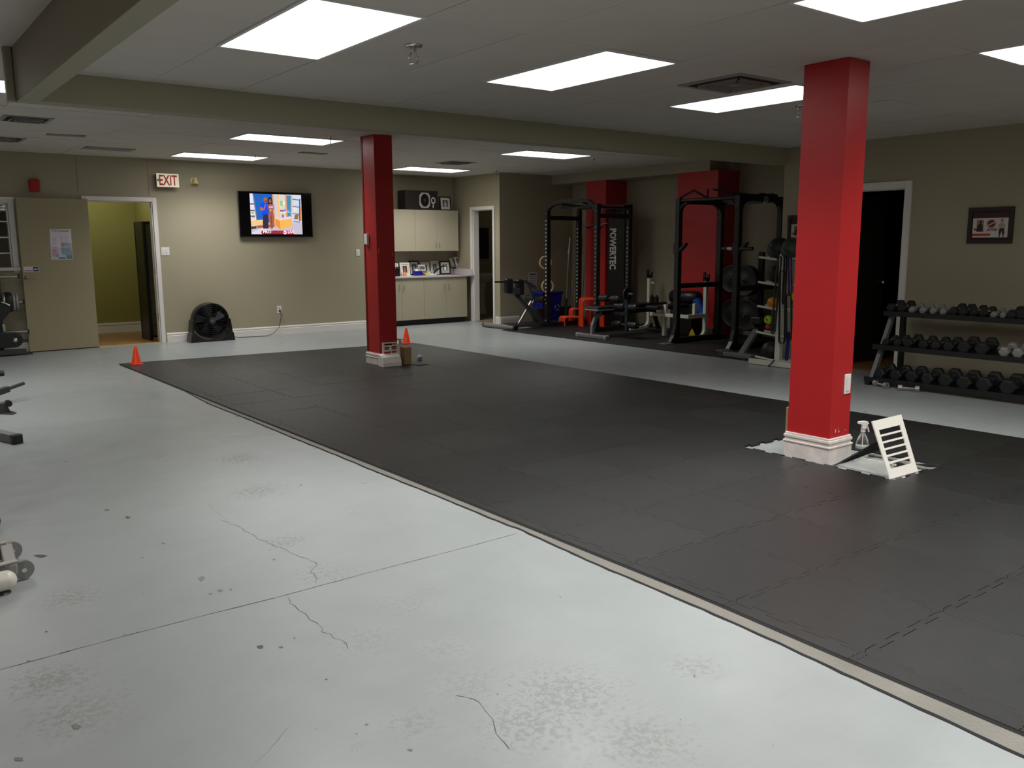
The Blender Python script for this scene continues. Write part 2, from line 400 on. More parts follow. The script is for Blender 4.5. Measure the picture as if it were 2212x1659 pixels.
def baseboard(name, p, q, nrm, h=.14, m=None, parent=None):
    p = Vector(p); q = Vector(q); n = Vector(nrm)
    prof = [(0, 0), (.016, 0), (.016, h*.68), (.010, h*.72), (.014, h*.80), (.014, h*.9), (.006, h), (0, h)]
    mb = MB(); A = [p+n*a+Vector((0, 0, b)) for a, b in prof]
    return struct(name, mb.prism(A, q-p), m or M_white, parent)
baseboard('baseboard_back', (3.80, WA, 0), (7.3, WA, 0), (0, -1, 0))
baseboard('baseboard_left', (-4, WA, 0), (2.72, WA, 0), (0, -1, 0), .14)
baseboard('baseboard_washroom', (WX, AY, 0), (WX, 12.73, 0), (-1, 0, 0), .13)
baseboard('baseboard_washroom', (WX, AY, 0), (9.85, AY, 0), (0, -1, 0), .13)
baseboard('baseboard_right', (WR, -5, 0), (WR, 4.82, 0), (-1, 0, 0), .13, M_wall)
# pilasters in the alcove
for n, (a, b) in enumerate(((11.16, 11.66), (8.72, 9.52))):
    t = struct('wall_pilaster', MB().box(10.645, AX, a, b, 0, 2.525), M_red)
    struct('baseboard_pilaster', MB().box(10.625, 10.645, a, b, 0, .13), M_dgrey)
struct('wall_pilaster', MB().box(11.0, AX, 8.72, 8.88, 2.525, 2.69), M_wall)

# doorways: white casings
def casing_y(name, x0, x1, ztop, y, w=.06, d=.018, left=True):
    mb = MB()
    if left: mb.box(x0-w, x0, y-d, y, 0, ztop+w)
    else: mb.box(x0-w, x0, y-d, y, ztop-.02, ztop+w)
    mb.box(x1, x1+w, y-d, y, 0, ztop+w).box(x0, x1, y-d, y, ztop, ztop+w)
    mb.box(x1-.018, x1, y, y+.12, 0, ztop).box(x0, x0+.018, y, y+.12, 0, ztop).box(x0, x1, y, y+.12, ztop-.012, ztop)
    return struct(name, mb, M_white, bevel=.003)
d1 = casing_y('door_1', 2.83, 3.72, 2.075, WA, left=False)
for z in (.35, 1.02, 1.98): part('hinge', MB().cyl((3.695, WA-.004, z), (3.695, WA-.004, z+.09), .008, 8), M_silver, d1)
def casing_x(name, y0, y1, ztop, x, w=.06, d=.018):
    mb = MB().box(x-d, x, y0-w, y0, 0, ztop+w).box(x-d, x, y1, y1+w, 0, ztop+w).box(x-d, x, y0, y1, ztop, ztop+w)
    mb.box(x, x+.12, y0, y0+.014, 0, ztop).box(x, x+.12, y1-.03, y1, 0, ztop).box(x, x+.12, y0, y1, ztop-.012, ztop)
    mb.box(x-d-.006, x-d, y0-w, y0-w+.014, 0, ztop+w).box(x-d-.006, x-d, y1+w-.014, y1+w, 0, ztop+w)
    return struct(name, mb, M_white, bevel=.003)
casing_x('door_2', 12.80, 13.44, 2.06, WX)
casing_x('door_3', 4.90, 5.80, 2.0, WR, w=.075)
# window
wx0, wx1, wz0, wz1 = 1.20, 1.86, 1.16, 2.01
wn = struct('window_1', MB().box(wx0-.07, wx0, WA-.02, WA+.02, wz0-.07, wz1+.07).box(wx1, wx1+.07, WA-.02, WA+.02, wz0-.07, wz1+.07)
            .box(wx0, wx1, WA-.02, WA+.02, wz1, wz1+.07).box(wx0-.08, wx1+.08, WA-.05, WA+.02, wz0-.045, wz0)
            .box(wx0, wx1, WA+.02, WA+.1, wz1-.02, wz1).box(wx1-.02, wx1, WA+.02, WA+.1, wz0, wz1), M_white, bevel=.004)
part('window_head', MB().box(wx0-.08, wx1+.08, WA-.035, WA, wz1+.055, wz1+.08), M_white, wn)
for x in (1.37, 1.53, 1.69): part('muntin', MB().box(x-.009, x+.009, WA+.03, WA+.05, wz0, wz1), M_white, wn)
for z in (1.35, 1.56, 1.77): part('muntin', MB().box(wx0, wx1, WA+.03, WA+.05, z-.009, z+.009), M_white, wn)
part('pane', MB().box(wx0, wx1, WA+.038, WA+.042, wz0, wz1), M_glass, wn)

# washroom interior
struct('wall_washroom_inside', MB().box(WX+.12, 13.2, 15.0, 15.1, 0, 2.7).box(13.1, 13.2, AY+.12, 15.0, 0, 2.7).box(WX+.12, WX+.2, RY+.1, 15.0, 0, 2.7).box(WX, WX+.12, RY+.1, 15.1, 0, 2.7), mat('washroom_paint', srgb(170, 162, 130), .6))
tf = struct('floor', MB().box(WX+.02, 13.1, AY+.12, 15.0, 0, .002), M_dark)
for i in range(10):
    for j in range(8):
        part('floor_tile', MB().box(WX+.02+i*.3+.002, WX+.02+(i+1)*.3-.002, AY+.12+j*.3+.002, AY+.12+(j+1)*.3-.002, .001, .008), M_beige, tf)
# dark room behind the right wall
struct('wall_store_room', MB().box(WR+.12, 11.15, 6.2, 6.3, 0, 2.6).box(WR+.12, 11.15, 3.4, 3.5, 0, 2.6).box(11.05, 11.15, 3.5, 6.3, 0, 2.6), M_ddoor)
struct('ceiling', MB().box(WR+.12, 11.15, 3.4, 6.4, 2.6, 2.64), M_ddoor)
sf = struct('floor', MB().box(WR+.02, 11.05, 3.5, 6.3, 0, .003), M_dark)
for j in range(18): part('floorboard', MB().box(WR+.02+j*.112, WR+.02+(j+1)*.112-.002, 3.5, 6.3, .001, .007), M_wood, sf)

# columns
def column(x0, x1, y0, y1, ztop, label, bh, bm):
    c = thing('red_column', label, 'column', (x0, y0, 0))
    part('shaft', MB().box(x0, x1, y0, y1, 0, ztop), M_red, c, bevel=.004)
    w = .021
    mb = MB().box(x0-w*.75, x1+w*.75, y0-w*.75, y1+w*.75, 0, bh*.62).box(x0-w, x1+w, y0-w, y1+w, bh*.62, bh*.70).box(x0-w*.55, x1+w*.55, y0-w*.55, y1+w*.55, bh*.70, bh*.80) \
        .box(x0-w*.85, x1+w*.85, y0-w*.85, y1+w*.85, bh*.80, bh*.92).box(x0-w*.5, x1+w*.5, y0-w*.5, y1+w*.5, bh*.92, bh)
    part('base_moulding', mb, bm, c, bevel=.004)
    return c
c1 = column(4.965, 5.195, 3.095, 3.41, CN, 'large red square column in the foreground standing in a gap of the black mat', .175, M_scuffed)
c2 = column(5.005, 5.245, 9.10, 9.41, CB, 'smaller red square column in the middle of the room by the far end of the mat', .15, M_scuffed)
part('corner_bead', MB().box(5.0, 5.005, 9.38, 9.41, .15, CB), mat('dull_red', srgb(120, 16, 20), .6), c2)
def plateX(name, c, x, nrm, w=.07, h=.115, rock=1, m=None): ...
sw = part('rocker_plate', MB().box(5.10, 5.17, 3.087, 3.095, .455, .585), M_plate, c1, bevel=.003)
part('rocker', MB().box(5.118, 5.152, 3.083, 3.087, .475, .565), M_plate, sw, bevel=.001)
for (px, py, wpx, hpx) in ((1805, 931, 3, 12), (1812, 932, 4, 8), (1826, 928, 2, 4), (1811, 925, 2, 3)):
    p = PY(px, py, 3.095); part('paint_chip', MB().prism([p+Vector((a*.0022*wpx/2, 0, b*.0022*hpx/2)) for a, b in ((-1, -.6), (-.3, -1), (1, -.5), (.7, .8), (-.2, 1), (-.9, .4))], (0, -.0006, 0)), M_plate, c1)
th = thing('thermostat', 'white thermostat high on the smaller far column', 'thermostat', PX(794, 517, 5.003))
tp = PX(794, 517, 5.004); part('body', MB().box(4.975, 5.004, tp.y-.035, tp.y+.035, tp.z-.065, tp.z+.065), M_plate, th, bevel=.004)
part('lever', MB().box(4.968, 4.976, tp.y-.01, tp.y+.012, tp.z-.075, tp.z-.055), M_dgrey, th)
for (px, py, a, b) in ((818, 542, .006, .03), (848, 549, .004, .02)):
    p = PY(px, py, 9.10) if px > 806 else PX(px, py, 5.0)
    part('paint_chip', MB().box(p.x-a, p.x+a*.6, 9.0995, 9.10, p.z-b, p.z+b), mat('chip_pink', srgb(225, 130, 120), .6), c2)

# ================================================================== CEILING FIXTURES
def fixture_proto():
    t = thing('ceiling_light', '', 'ceiling light')
    L, W = .60, .30
    part('frame', MB().box(-W-.012, W+.012, -L-.012, -L+.008, -.006, .006).box(-W-.012, W+.012, L-.008, L+.012, -.006, .006)
         .box(-W-.012, -W+.008, -L, L, -.006, .006).box(W-.008, W+.012, -L, L, -.006, .006), M_frame, t, local=True)
    part('diffuser', MB().box(-W+.008, W-.008, -L+.008, L-.008, -.002, .003), M_light, t, local=True)
    ld_ = bpy.data.lights.new('tube_light', 'AREA'); ld_.shape = 'RECTANGLE'; ld_.size = 2*W-.03; ld_.size_y = 2*L-.03
    ld_.energy = AREA_W; ld_.spread = AREA_SPREAD; ld_.color = (1, .985, .96)
    lo_ = bpy.data.objects.new('tube_light', ld_); COL.objects.link(lo_); lo_.location = (0, 0, -.009); lo_.parent = t
    return t
lp = fixture_proto(); freeze(lp)
LN = [((2.10, 4.42), 'lit ceiling panel upper left, long towards the beam'), ((3.935, 4.42), 'lit ceiling panel in the middle of the near ceiling'), ((5.78, 4.42), 'lit ceiling panel partly hidden by the large red column'),
      ((3.93, 1.98), 'lit ceiling panel cut by the top edge of the view above the large column'), ((5.75, 1.97), 'lit ceiling panel at the right edge of the view'), ((2.10, 1.98), 'lit ceiling panel over the near bare floor, above the view')]
for y in (-.47, -2.92):
    for x in (2.10, 3.93, 5.76): LN.append(((x, y), 'lit ceiling panel %s the viewer, %s one' % (('above' if y > -1 else 'behind'), {2.10: 'left', 3.93: 'middle', 5.76: 'right'}[x])))
for i, ((x, y), lab) in enumerate(LN):
    z = CN-.004
    if i == 0: lp.location = (x, y, z); lp['label'] = lab; lp['group'] = 'ceiling light panels'
    else: dup(lp, (x, y, z), 0, lab, 'ceiling light panels' if i < 6 else 'light panels behind the viewer')
LB = [((4.40, 10.12), 'long lit ceiling panel left of the far column, nearest the beam'), ((4.44, 12.56), 'long lit ceiling panel above the television wall, left'),
      ((8.12, 9.74), 'long lit ceiling panel right of the far column below the beam'), ((8.10, 12.74), 'long lit ceiling panel near the kitchen cupboards'),
      ((.70, 8.10), 'lit ceiling panel left end under the brown beam'), ((.78, 10.3), 'lit ceiling panel corner at the far left edge')]
for (x, y), lab in LB: dup(lp, (x, y, CB-.004), PI/2, lab, 'ceiling light panels')
lw = emis('warm_diffuser', (1, .80, .76, 1), LIGHT_E*.35)
for x, y, nm in ((-1.6, 4.0, 'farthest'), (-1.6, .6, 'middle'), (-1.6, -2.8, 'nearest')):
    t = dup(lp, (x, y, CL-.004), 0, 'warm lit ceiling panel left of the brown beam, %s of three' % nm, 'warm light panels')
    for ch in t.children_recursive if False else [c for c in bpy.data.objects if c.parent == t]:
        ch.data = ch.data.copy() if not ch.name.startswith('frame') else ch.data
        if ch.name.startswith('diffuser'): ch.data.materials[0] = lw
        if ch.type == 'LIGHT': ch.data.energy = AREA_W*.3; ch.data.color = (1, .8, .76)
dup(lp, (3.15, 14.7, 2.694), PI/2, 'lit ceiling panel inside the olive room', 'ceiling light panels')
o_ = [c for c in bpy.data.objects if c.parent and c.parent.get('label') == 'lit ceiling panel inside the olive room' and c.name.startswith('diffuser')][0]
o_.data = o_.data.copy(); o_.data.materials[0] = emis('dim_diffuser', (1, .95, .85, 1), 2.0)
for o_ in [c for c in bpy.data.objects if c.type == 'LIGHT' and c.parent and c.parent.get('label') == 'lit ceiling panel inside the olive room']:
    o_.data = o_.data.copy(); o_.data.energy = AREA_W*.26; o_.data.spread = PI

def sprinkler_proto():
    t = thing('sprinkler_head', '', 'sprinkler')
    part('escutcheon', MB().lathe([(.038, 0), (.036, -.006), (.012, -.010)], n=20), M_chrome, t, local=True)
    part('pipe_stub', MB().cyl((0, 0, -.01), (0, 0, -.028), .012, 12), M_silver, t, local=True)
    part('frame_arm', MB().tube(arc((0, 0, -.052), .022, PI*.35, -PI*.45, 8, (1, 0, 0), (0, 0, 1)), .0035, 6).tube(arc((0, 0, -.052), .022, PI*.65, PI*1.45, 8, (1, 0, 0), (0, 0, 1)), .0035, 6), M_silver, t, local=True)
    part('deflector', MB().lathe([(.019, -.076), (.019, -.078)], n=12), M_silver, t, local=True)
    return t
sp = sprinkler_proto(); freeze(sp)
SP = [(PZ(893, 98, CN), 1.35, 'chrome ceiling sprinkler between the two nearest light panels'), (PZ(1726, 228, CN), 1.2, 'ceiling sprinkler beside the large red column'),
      (PZ(714, 296, CB), 1, 'ceiling sprinkler in front of the upper far light panel'), (PZ(551, 335, CB), 1, 'ceiling sprinkler in front of the lower far light panel above the television'),
      (PZ(1281, 343, CB), 1, 'ceiling sprinkler right of the light panel by the beam'), (PZ(1072, 368, CB), 1, 'ceiling sprinkler above the washroom door')]
for i, (p, s, lab) in enumerate(SP):
    if i == 0: sp.location = p; sp['label'] = lab; sp['group'] = 'ceiling sprinklers'; sp.scale = (s,)*3
    else: dup(sp, p, .6*i, lab, 'ceiling sprinklers', (s,)*3)

def vent(c, w, l, rot, label, style):
    t = thing('ceiling_vent', label, 'vent', c, rot, 'ceiling vents')
    if style == 'square':
        part('frame', MB().box(-w, w, -w, w, -.006, .004), M_metalvent, t, bevel=.002, local=True)
        for k, r in enumerate((.82, .58, .34)):
            a = w*r
            part('cone_ring', MB().add([(x*a, y*a, -.008) for x, y in ((-1, -1), (1, -1), (1, 1), (-1, 1))]+[(x*a*.8, y*a*.8, -.0075) for x, y in ((-1, -1), (1, -1), (1, 1), (-1, 1))],
                 [(0, 1, 5, 4), (1, 2, 6, 5), (2, 3, 7, 6), (3, 0, 4, 7)]), M_dark if k % 2 == 0 else M_dgrey, t, local=True)
            part('blade', MB().box(-a*.8, a*.8, -a*.8, -a*.76, -.02, -.006).box(-a*.8, a*.8, a*.76, a*.8, -.02, -.006).box(-a*.8, -a*.76, -a*.8, a*.8, -.02, -.006).box(a*.76, a*.8, -a*.8, a*.8, -.02, -.006), M_metalvent, t, local=True)
    else:
        part('frame', MB().box(-l, l, -w, -w+.02, -.008, .004).box(-l, l, w-.02, w, -.008, .004).box(-l, -l+.02, -w, w, -.008, .004).box(l-.02, l, -w, w, -.008, .004), M_metalvent, t, local=True)
        part('backing', MB().box(-l+.02, l-.02, -w+.02, w-.02, -.001, .003), M_dark, t, local=True)
        n = max(3, int((2*w-.04)/.03))
        for k in range(n): 
            y = -w+.02+(k+.5)*(2*w-.04)/n
            part('slat', MB().bar((-l+.02, y, -.004), (l-.02, y, -.004), .016, .002, (0, .5, .8)), M_metalvent, t, local=True)
    return t
vent((5.12, 4.08, CN), .28, .28, 0, 'square ceiling vent beside the light panel left of the large column', 'square')
vent((1.62, 10.05, CB), .22, .22, 0, 'dark square ceiling vent at the upper left', 'square')
vent((2.2, 11.2, CB), .07, .20, -.1, 'small slotted ceiling vent at the left', 'bar')
vent((2.93, 12.42, CB), .15, .30, 0, 'larger slotted ceiling vent above the olive doorway', 'bar')
vent((1.65, 12.0, CB), .24, .24, 0, 'dark square ceiling vent at the far left edge', 'square')
vent((5.33, 11.42, CB), .07, .19, 0, 'small slotted ceiling vent between far light panels', 'bar')
vent((7.75, 11.5, CB), .24, .24, 0, 'dark square ceiling vent right of the far column', 'square')

# ================================================================== FLOOR MARKS
fl = bpy.data.objects['floor']
def ribbon(pts, w, name, m, parent, z=.0008, jit=.0, seed=1, h=.0006):
    rnd = random.Random(seed); P = []
    for a, b in zip(pts[:-1], pts[1:]):
        n = max(2, int((b-a).length/.03))
        for i in range(n): P.append(a.lerp(b, i/n)+Vector((rnd.uniform(-jit, jit), rnd.uniform(-jit, jit), 0)))
    P.append(pts[-1]); mb = MB(); Lf, Rt = [], []
    for i, p in enumerate(P):
        d = (P[min(i+1, len(P)-1)]-P[max(i-1, 0)]).normalized(); n = Vector((-d.y, d.x, 0)); ww = w*rnd.uniform(.15, .8)
        Lf.append(Vector((p.x, p.y, z))+n*ww/2); Rt.append(Vector((p.x, p.y, z))-n*ww/2)
    m_ = len(P); mb.add(Lf+Rt, [(i, i+m_, i+1+m_, i+1) for i in range(m_-1)])
    return part(name, mb, m, parent)
J = [PZ(*q) for q in ((-60, 1463), (0, 1447), (130, 1412), (150, 1406), (300, 1366), (460, 1325), (600, 1290), (800, 1236), (1000, 1184), (1118, 1152))]
ribbon(J, .006, 'control_joint', M_crack, fl, jit=.001, seed=3)
ribbon(J[2:4], .014, 'control_joint', M_crack, fl, z=.001, jit=.001)
ribbon(J[5:7], .008, 'control_joint', M_crack, fl, z=.001, jit=.001, seed=9)
ribbon([PZ(*q) for q in ((480, 945), (560, 940), (655, 930))], .006, 'filled_joint', M_strip, fl, jit=.001)
ribbon([PZ(*q) for q in ((478, 1125), (520, 1140), (552, 1160), (595, 1180), (640, 1197), (680, 1215), (676, 1235), (690, 1252), (682, 1262))], .004, 'floor_crack', M_crack, fl, jit=.010, seed=5)
ribbon([PZ(*q) for q in ((620, 1292), (650, 1320), (680, 1345), (700, 1365), (735, 1382), (752, 1402))], .004, 'floor_crack', M_crack, fl, jit=.010, seed=6)
ribbon([PZ(*q) for q in ((985, 1500), (1040, 1515), (1068, 1555), (1075, 1590), (1100, 1618))], .0045, 'floor_crack', M_crack, fl, jit=.010, seed=7)
ribbon([PZ(*q) for q in ((545, 1658), (560, 1640), (600, 1600), (625, 1570))], .002, 'floor_crack', M_chip, fl, jit=.004, seed=8)
ribbon([PZ(*q) for q in ((452, 1090), (470, 1110), (500, 1130))], .002, 'floor_crack', M_chip, fl, jit=.006, seed=10)
chips = [(88, 1201, 22, 5), (436, 1250, 12, 8), (476, 1276, 10, 5), (455, 1283, 7, 3), (499, 1274, 6, 3), (562, 1398, 11, 6), (607, 1398, 8, 4), (636, 1378, 4, 3), (886, 1620, 12, 5), (792, 1565, 7, 4),
         (705, 1468, 4, 3), (1075, 1500, 4, 3), (165, 1570, 20, 9), (40, 1640, 18, 8), (353, 1174, 8, 3), (276, 1118, 8, 4), (650, 1048, 4, 2), (592, 1209, 5, 3), (1470, 1555, 3, 3), (1100, 1480, 4, 2),
         (230, 1102, 10, 2), (307, 1205, 5, 2), (62, 1428, 8, 2), (770, 1585, 4, 3), (683, 1575, 2, 2), (100, 1365, 6, 2), (860, 1329, 2, 2), (1210, 1290, 3, 2), (1500, 1460, 5, 4), (1670, 1610, 2, 2)]
for k, (px, py, a, b) in enumerate(chips):
    c = PZ(px, py); a *= .75; b *= .75; ex = (PZ(px+a, py)-c); ey = (PZ(px, py-b)-c); rnd = random.Random(k)
    part('paint_chip', MB().poly([c+Vector((0, 0, .0009))+ex*math.cos(2*PI*i/11)*rnd.uniform(.5, 1.05)+ey*math.sin(2*PI*i/11)*rnd.uniform(.5, 1.05) for i in range(11)]), M_crack if k % 5 == 0 else M_chip, fl)

# ================================================================== BLACK MAT
TX, TY, OX, OY = .5550, .5577, 2.71, 2.062
mt = thing('rubber_mat', 'large black interlocking rubber tile mat covering the middle of the grey floor', 'mat', (2.6, 2.0, 0))
def jigpts(n=7, a=.013):
    P = [(0, 0)]
    for k in range(n):
        s = a if k % 2 == 0 else -a; t0 = k/n; t1 = (k+1)/n; e = .14/n
        P.append((t0-e if k else .30/n, s)); P.append((t1+e if k < n-1 else 1-.30/n, s))
    P.append((1, 0)); return P
def LX(y):
    T = LXT
    if y >= T[0][0]: return T[0][1]
    for (ya, xa), (yb, xb) in zip(T[:-1], T[1:]):
        if y >= yb: return xa+(xb-xa)*(ya-y)/(ya-yb)
    return T[-1][1]
LXT = [(11.3, 2.60), (7.43, 2.62), (6.48, 2.63), (4.4, 2.65), (2.22, 2.65), (1.57, 2.625), (.95, 2.61)]
JP = jigpts()
H = .012; G = .0007
def tile_mb(x0, x1, y0, y1, jl, jr, jb, jt, z0=0.0, far=None, rightf=None, leftf=None):
    P = []
    yt0 = y1 if far is None else far(x0); yt1 = y1 if far is None else far(x1)
    xr0 = x1 if rightf is None else rightf(y0); xr1 = x1 if rightf is None else rightf(y1 if far is None else far(x1))
    if rightf and far: yt1 = far(xr1)
    xl0, xl1 = (leftf(y0), leftf(y1 if far is None else far(x0))) if leftf else (x0, x0)
    P += [Vector((xl0+(xr0-xl0)*t, y0+(s if jb else 0)+G, 0)) for t, s in (JP if jb else [(0, 0), (1, 0)])][:-1]
    P += [Vector((xr0+(xr1-xr0)*t-(s if jr else 0)-G, y0+(yt1-y0)*t, 0)) for t, s in (JP if jr else [(0, 0), (1, 0)])][:-1]
    P += [Vector((xr1+(xl1-xr1)*(1-t), yt1+(yt0-yt1)*(1-t)+(s if jt else 0)-G, 0)) for t, s in reversed(JP if jt else [(0, 0), (1, 0)])][:-1]
    P += [Vector((xl1+(xl0-xl1)*(1-t)-(s if jl else 0)+G, yt0+(y0-yt0)*(1-t), 0)) for t, s in reversed(JP if jl else [(0, 0), (1, 0)])][:-1]
    n = len(P); c = sum(P, Vector())/n
    top = [Vector((p.x+(c.x-p.x)*.003, p.y+(c.y-p.y)*.003, H)) for p in P]; mid = [Vector((p.x, p.y, H-.0015)) for p in P]; bot = [Vector((p.x, p.y, z0)) for p in P]
    mb = MB(); mb.add(bot+mid+top, [list(range(2*n, 3*n))]+[(i, (i+1) % n, (i+1) % n+n, i+n) for i in range(n)]+[(i+n, (i+1) % n+n, (i+1) % n+2*n, i+2*n) for i in range(n)])
    return mb
farY = lambda x: 11.30-.0937*(x-2.62)
rightX = lambda y: 6.57+(10.93-y)*.0199
full = None
for k in range(-6, 16):
    y0 = OY+k*TY; y1 = y0+TY; last = k == 15
    cols = [('L', 2.612, OX)]+[('M', OX+i*TX, OX+(i+1)*TX) for i in range(6)]+[('R', OX+6*TX, 6.6)]
    for ci, (t, x0, x1) in enumerate(cols):
        if ci == 5 and k in (1, 2): continue      # open squares around the near column
        tilt = (random.uniform(-.0016, .0016), random.uniform(-.0016, .0016), 0); dz = random.uniform(-.0003, .0006)
        if t == 'M' and not last:
            if full is None:
                full = part('mat_tile', tile_mb(-TX/2, TX/2, -TY/2, TY/2, 1, 1, 1, 1), M_mat, mt, local=True); o = full
            else:
                o = bpy.data.objects.new('mat_tile', full.data); COL.objects.link(o); o.parent = mt
            o.location = ((x0+x1)/2-2.6, (y0+y1)/2-2.0, dz); o.rotation_euler = tilt
        else:
            mb = tile_mb(x0, x1, y0, y1, t != 'L', t != 'R', 1, not last, far=farY if last else None, rightf=rightX if t == 'R' else None, leftf=LX if t == 'L' else None)
            part('mat_tile', mb, M_mat, mt)
# loose corner piece of mat beside the slatted board
part('mat_offcut', MB().prism([Vector((5.30, 2.86, 0)), Vector((5.50, 2.66, 0)), Vector((5.44, 2.63, 0)), Vector((5.34, 2.73, 0)), Vector((5.24, 2.83, 0))], (0, 0, .01)), M_mat, mt)
# grey strip along the left edge, and its wavy dark outer line
SO = [(PZ(*q)) for q in ((335, 812), (400, 845), (450.6, 872.4), (500, 892), (541.5, 908), (634, 946.5), (732, 985.7), (799, 1014), (919, 1061.6), (1000, 1095), (1100, 1136), (1118, 1141.5), (1285, 1218), (1498.6, 1308), (1657, 1378), (1822, 1455), (1986, 1530), (2212, 1636))]
SO = [Vector((2.60-(2.60-p.x)*1.0, p.y, 0)) for p in SO]
SO = [Vector((2.607, 10.4, 0))]+SO[1:]+[Vector((2.50, .3, 0)), Vector((2.51, -.6, 0)), Vector((2.5, -1.3, 0))]
def densify(P, step=.05, jit=.002):
    Q = []
    for a, b in zip(P[:-1], P[1:]):
        n = max(1, int((b-a).length/step))
        for i in range(n): Q.append(a.lerp(b, i/n)+Vector((random.uniform(-jit, jit), 0, 0)))
    return Q+[P[-1]]
es = thing('edge_strip', 'narrow grey strip of flooring along the left edge of the black mat', 'floor strip', (2.56, 4, 0))
D = densify(SO); n = len(D)
part('grey_sheet', MB().add([Vector((p.x, p.y, .0035)) for p in D]+[Vector((LX(p.y)-.012, p.y, .0045)) for p in D]+[Vector((p.x, p.y, 0)) for p in D],
     [(i, i+n, i+1+n, i+1) for i in range(n-1)]+[(i, i+1, i+1+2*n, i+2*n) for i in range(n-1)]), M_strip, es)
part('black_edging', MB().add([Vector((p.x-.006-random.uniform(0, .005), p.y, .0018)) for p in D]+[Vector((p.x+.002, p.y, .0046)) for p in D],
     [(i, i+n, i+1+n, i+1) for i in range(n-1)]), M_blackgap, es)
NS = 60; YS = [-1.3+12.58*i/NS for i in range(NS+1)]
part('mat_side', MB().add([Vector((LX(y)-.013, y, .0048)) for y in YS]+[Vector((LX(y)+.0015, y, .0112)) for y in YS], [(i, i+NS+1, i+NS+2, i+1) for i in range(NS)]), M_blackgap, es)

# ================================================================== BACK WALL THINGS
# open door leaf
hx = Vector((2.84, WA-.045, 0)); e = PZ(55, 757.5, .015); e = Vector((1.945, 13.375, 0))
ld = thing('room_door', 'open beige door leaf with poster standing against the back wall', 'door', hx)
dv = (e-hx).normalized(); nv = Vector((-dv.y, dv.x, 0)); nv = nv if nv.y < 0 else -nv
part('leaf', MB().prism([hx, e, e+nv*-.04, hx+nv*-.04], (0, 0, 2.075)).xf(Matrix.Translation((0, 0, .012))), M_door, ld, bevel=.002)
def ondoor(px, py):      # point on the door face
    d = ray(px, py); o = Vector((0, 0, CH)); t = (hx-o).dot(nv)/d.dot(nv); return o+d*t
h = ondoor(57, 600); hd = part('handle', MB().lathe([(.028, 0), (.026, .008), (.012, .012), (.012, .045)], n=16).xf(Matrix.Translation(h) @ nv.to_track_quat('Z', 'Y').to_matrix().to_4x4()), M_silver, ld)
part('lever', MB().tube([h+nv*.045, h+nv*.05-dv*.02, h+nv*.05-dv*.05+Vector((0, 0, .004)), h+nv*.045-dv*.115-Vector((0, 0, .002))], .009, 10), M_silver, hd)
part('edge_shadow_gap', MB().prism([hx, e, e-nv*.03, hx-nv*.03], (0, 0, .012)), M_blackgap, ld)
def flat_sheet(name, label, cat, corners, nrm, m, parent=None, th=.0015, depth=.001):
    A = [Vector(c)+Vector(nrm)*depth for c in corners]
    mb = MB(); mb.prism(A, Vector(nrm)*th)
    return mb
# poster
tl, tr, br, bl = ondoor(107, 495), ondoor(153, 495), ondoor(157.5, 561), ondoor(110.5, 561)
pz = thing('door_poster', 'pale pink and blue class timetable poster taped to the open door', 'poster', (tl+br)/2)
def sheet(corners, nrm, col, d=.002): return MB().prism([Vector(c)+Vector(nrm)*.0005 for c in corners], Vector(nrm)*d, col=col)
part('paper', sheet([tl, tr, br, bl], nv, srgb(222, 214, 224)), M_print, pz)
def bil(u, v): return (tl.lerp(tr, u)).lerp(bl.lerp(br, u), v)
mb = MB()
for (u0, u1, v0, v1, c) in ((.02, .98, .62, .99, (188, 200, 214)), (.5, .98, .45, .85, (170, 190, 205)), (.02, .35, .55, .9, (222, 196, 210)), (.3, .7, .3, .55, (226, 214, 226)), (.7, .98, .85, .98, (140, 178, 188))):
    mb.poly([bil(u0, v0)+nv*.0028, bil(u0, v1)+nv*.0028, bil(u1, v1)+nv*.0028, bil(u1, v0)+nv*.0028], col=srgb(*c))
part('colour_wash', mb, M_print, pz)
mb = MB()
for k in range(9):
    v = .22+k*.065
    for u0, u1 in ((.1, .3), (.45, .62), (.66, .85)):
        if random.random() < .75: mb.poly([bil(u0, v)+nv*.0035, bil(u0, v+.012)+nv*.0035, bil(u1-random.random()*.05, v+.012)+nv*.0035, bil(u1-random.random()*.05, v)+nv*.0035], col=srgb(120, 116, 128))
for u0, u1 in ((.52, .62), (.64, .74), (.76, .88)): mb.poly([bil(u0, .045)+nv*.0035, bil(u0, .08)+nv*.0035, bil(u1, .08)+nv*.0035, bil(u1, .045)+nv*.0035], col=srgb(120, 118, 128))
mb.poly([bil(.35, .93)+nv*.0035, bil(.35, .96)+nv*.0035, bil(.65, .96)+nv*.0035, bil(.65, .93)+nv*.0035], col=srgb(40, 44, 60))
part('small_print', mb, M_print, pz, kind='stuff')
part('heading', text_mb('YOGA', .042, bil(.08, .085)+nv*.003, -dv, (0, 0, 1), .001, col=srgb(90, 90, 100)), M_print, pz)
tl, tr, br, bl = ondoor(50.5, 576), ondoor(84, 576), ondoor(84.5, 587.5), ondoor(51.5, 588)
st = thing('security_sticker', 'small white and navy alarm company sticker above the door lever', 'sticker', (tl+br)/2)
part('label_sheet', sheet([tl, tr, br, bl], nv, srgb(216, 210, 206)), M_print, st)
part('navy_square', sheet([bil(.62, .06), bil(.98, .06), bil(.98, .88), bil(.62, .88)], nv, srgb(30, 30, 100), .003), M_print, st)
part('lettering', text_mb('ADT', .042, bil(.66, .66)+nv*.004, -dv, (0, 0, 1), .001, .001, col=srgb(220, 220, 235), xs=.72), M_print, st)
part('small_print', sheet([bil(.04, .62), bil(.58, .62), bil(.58, .86), bil(.04, .86)], nv, srgb(150, 140, 165), .003), M_print, st)

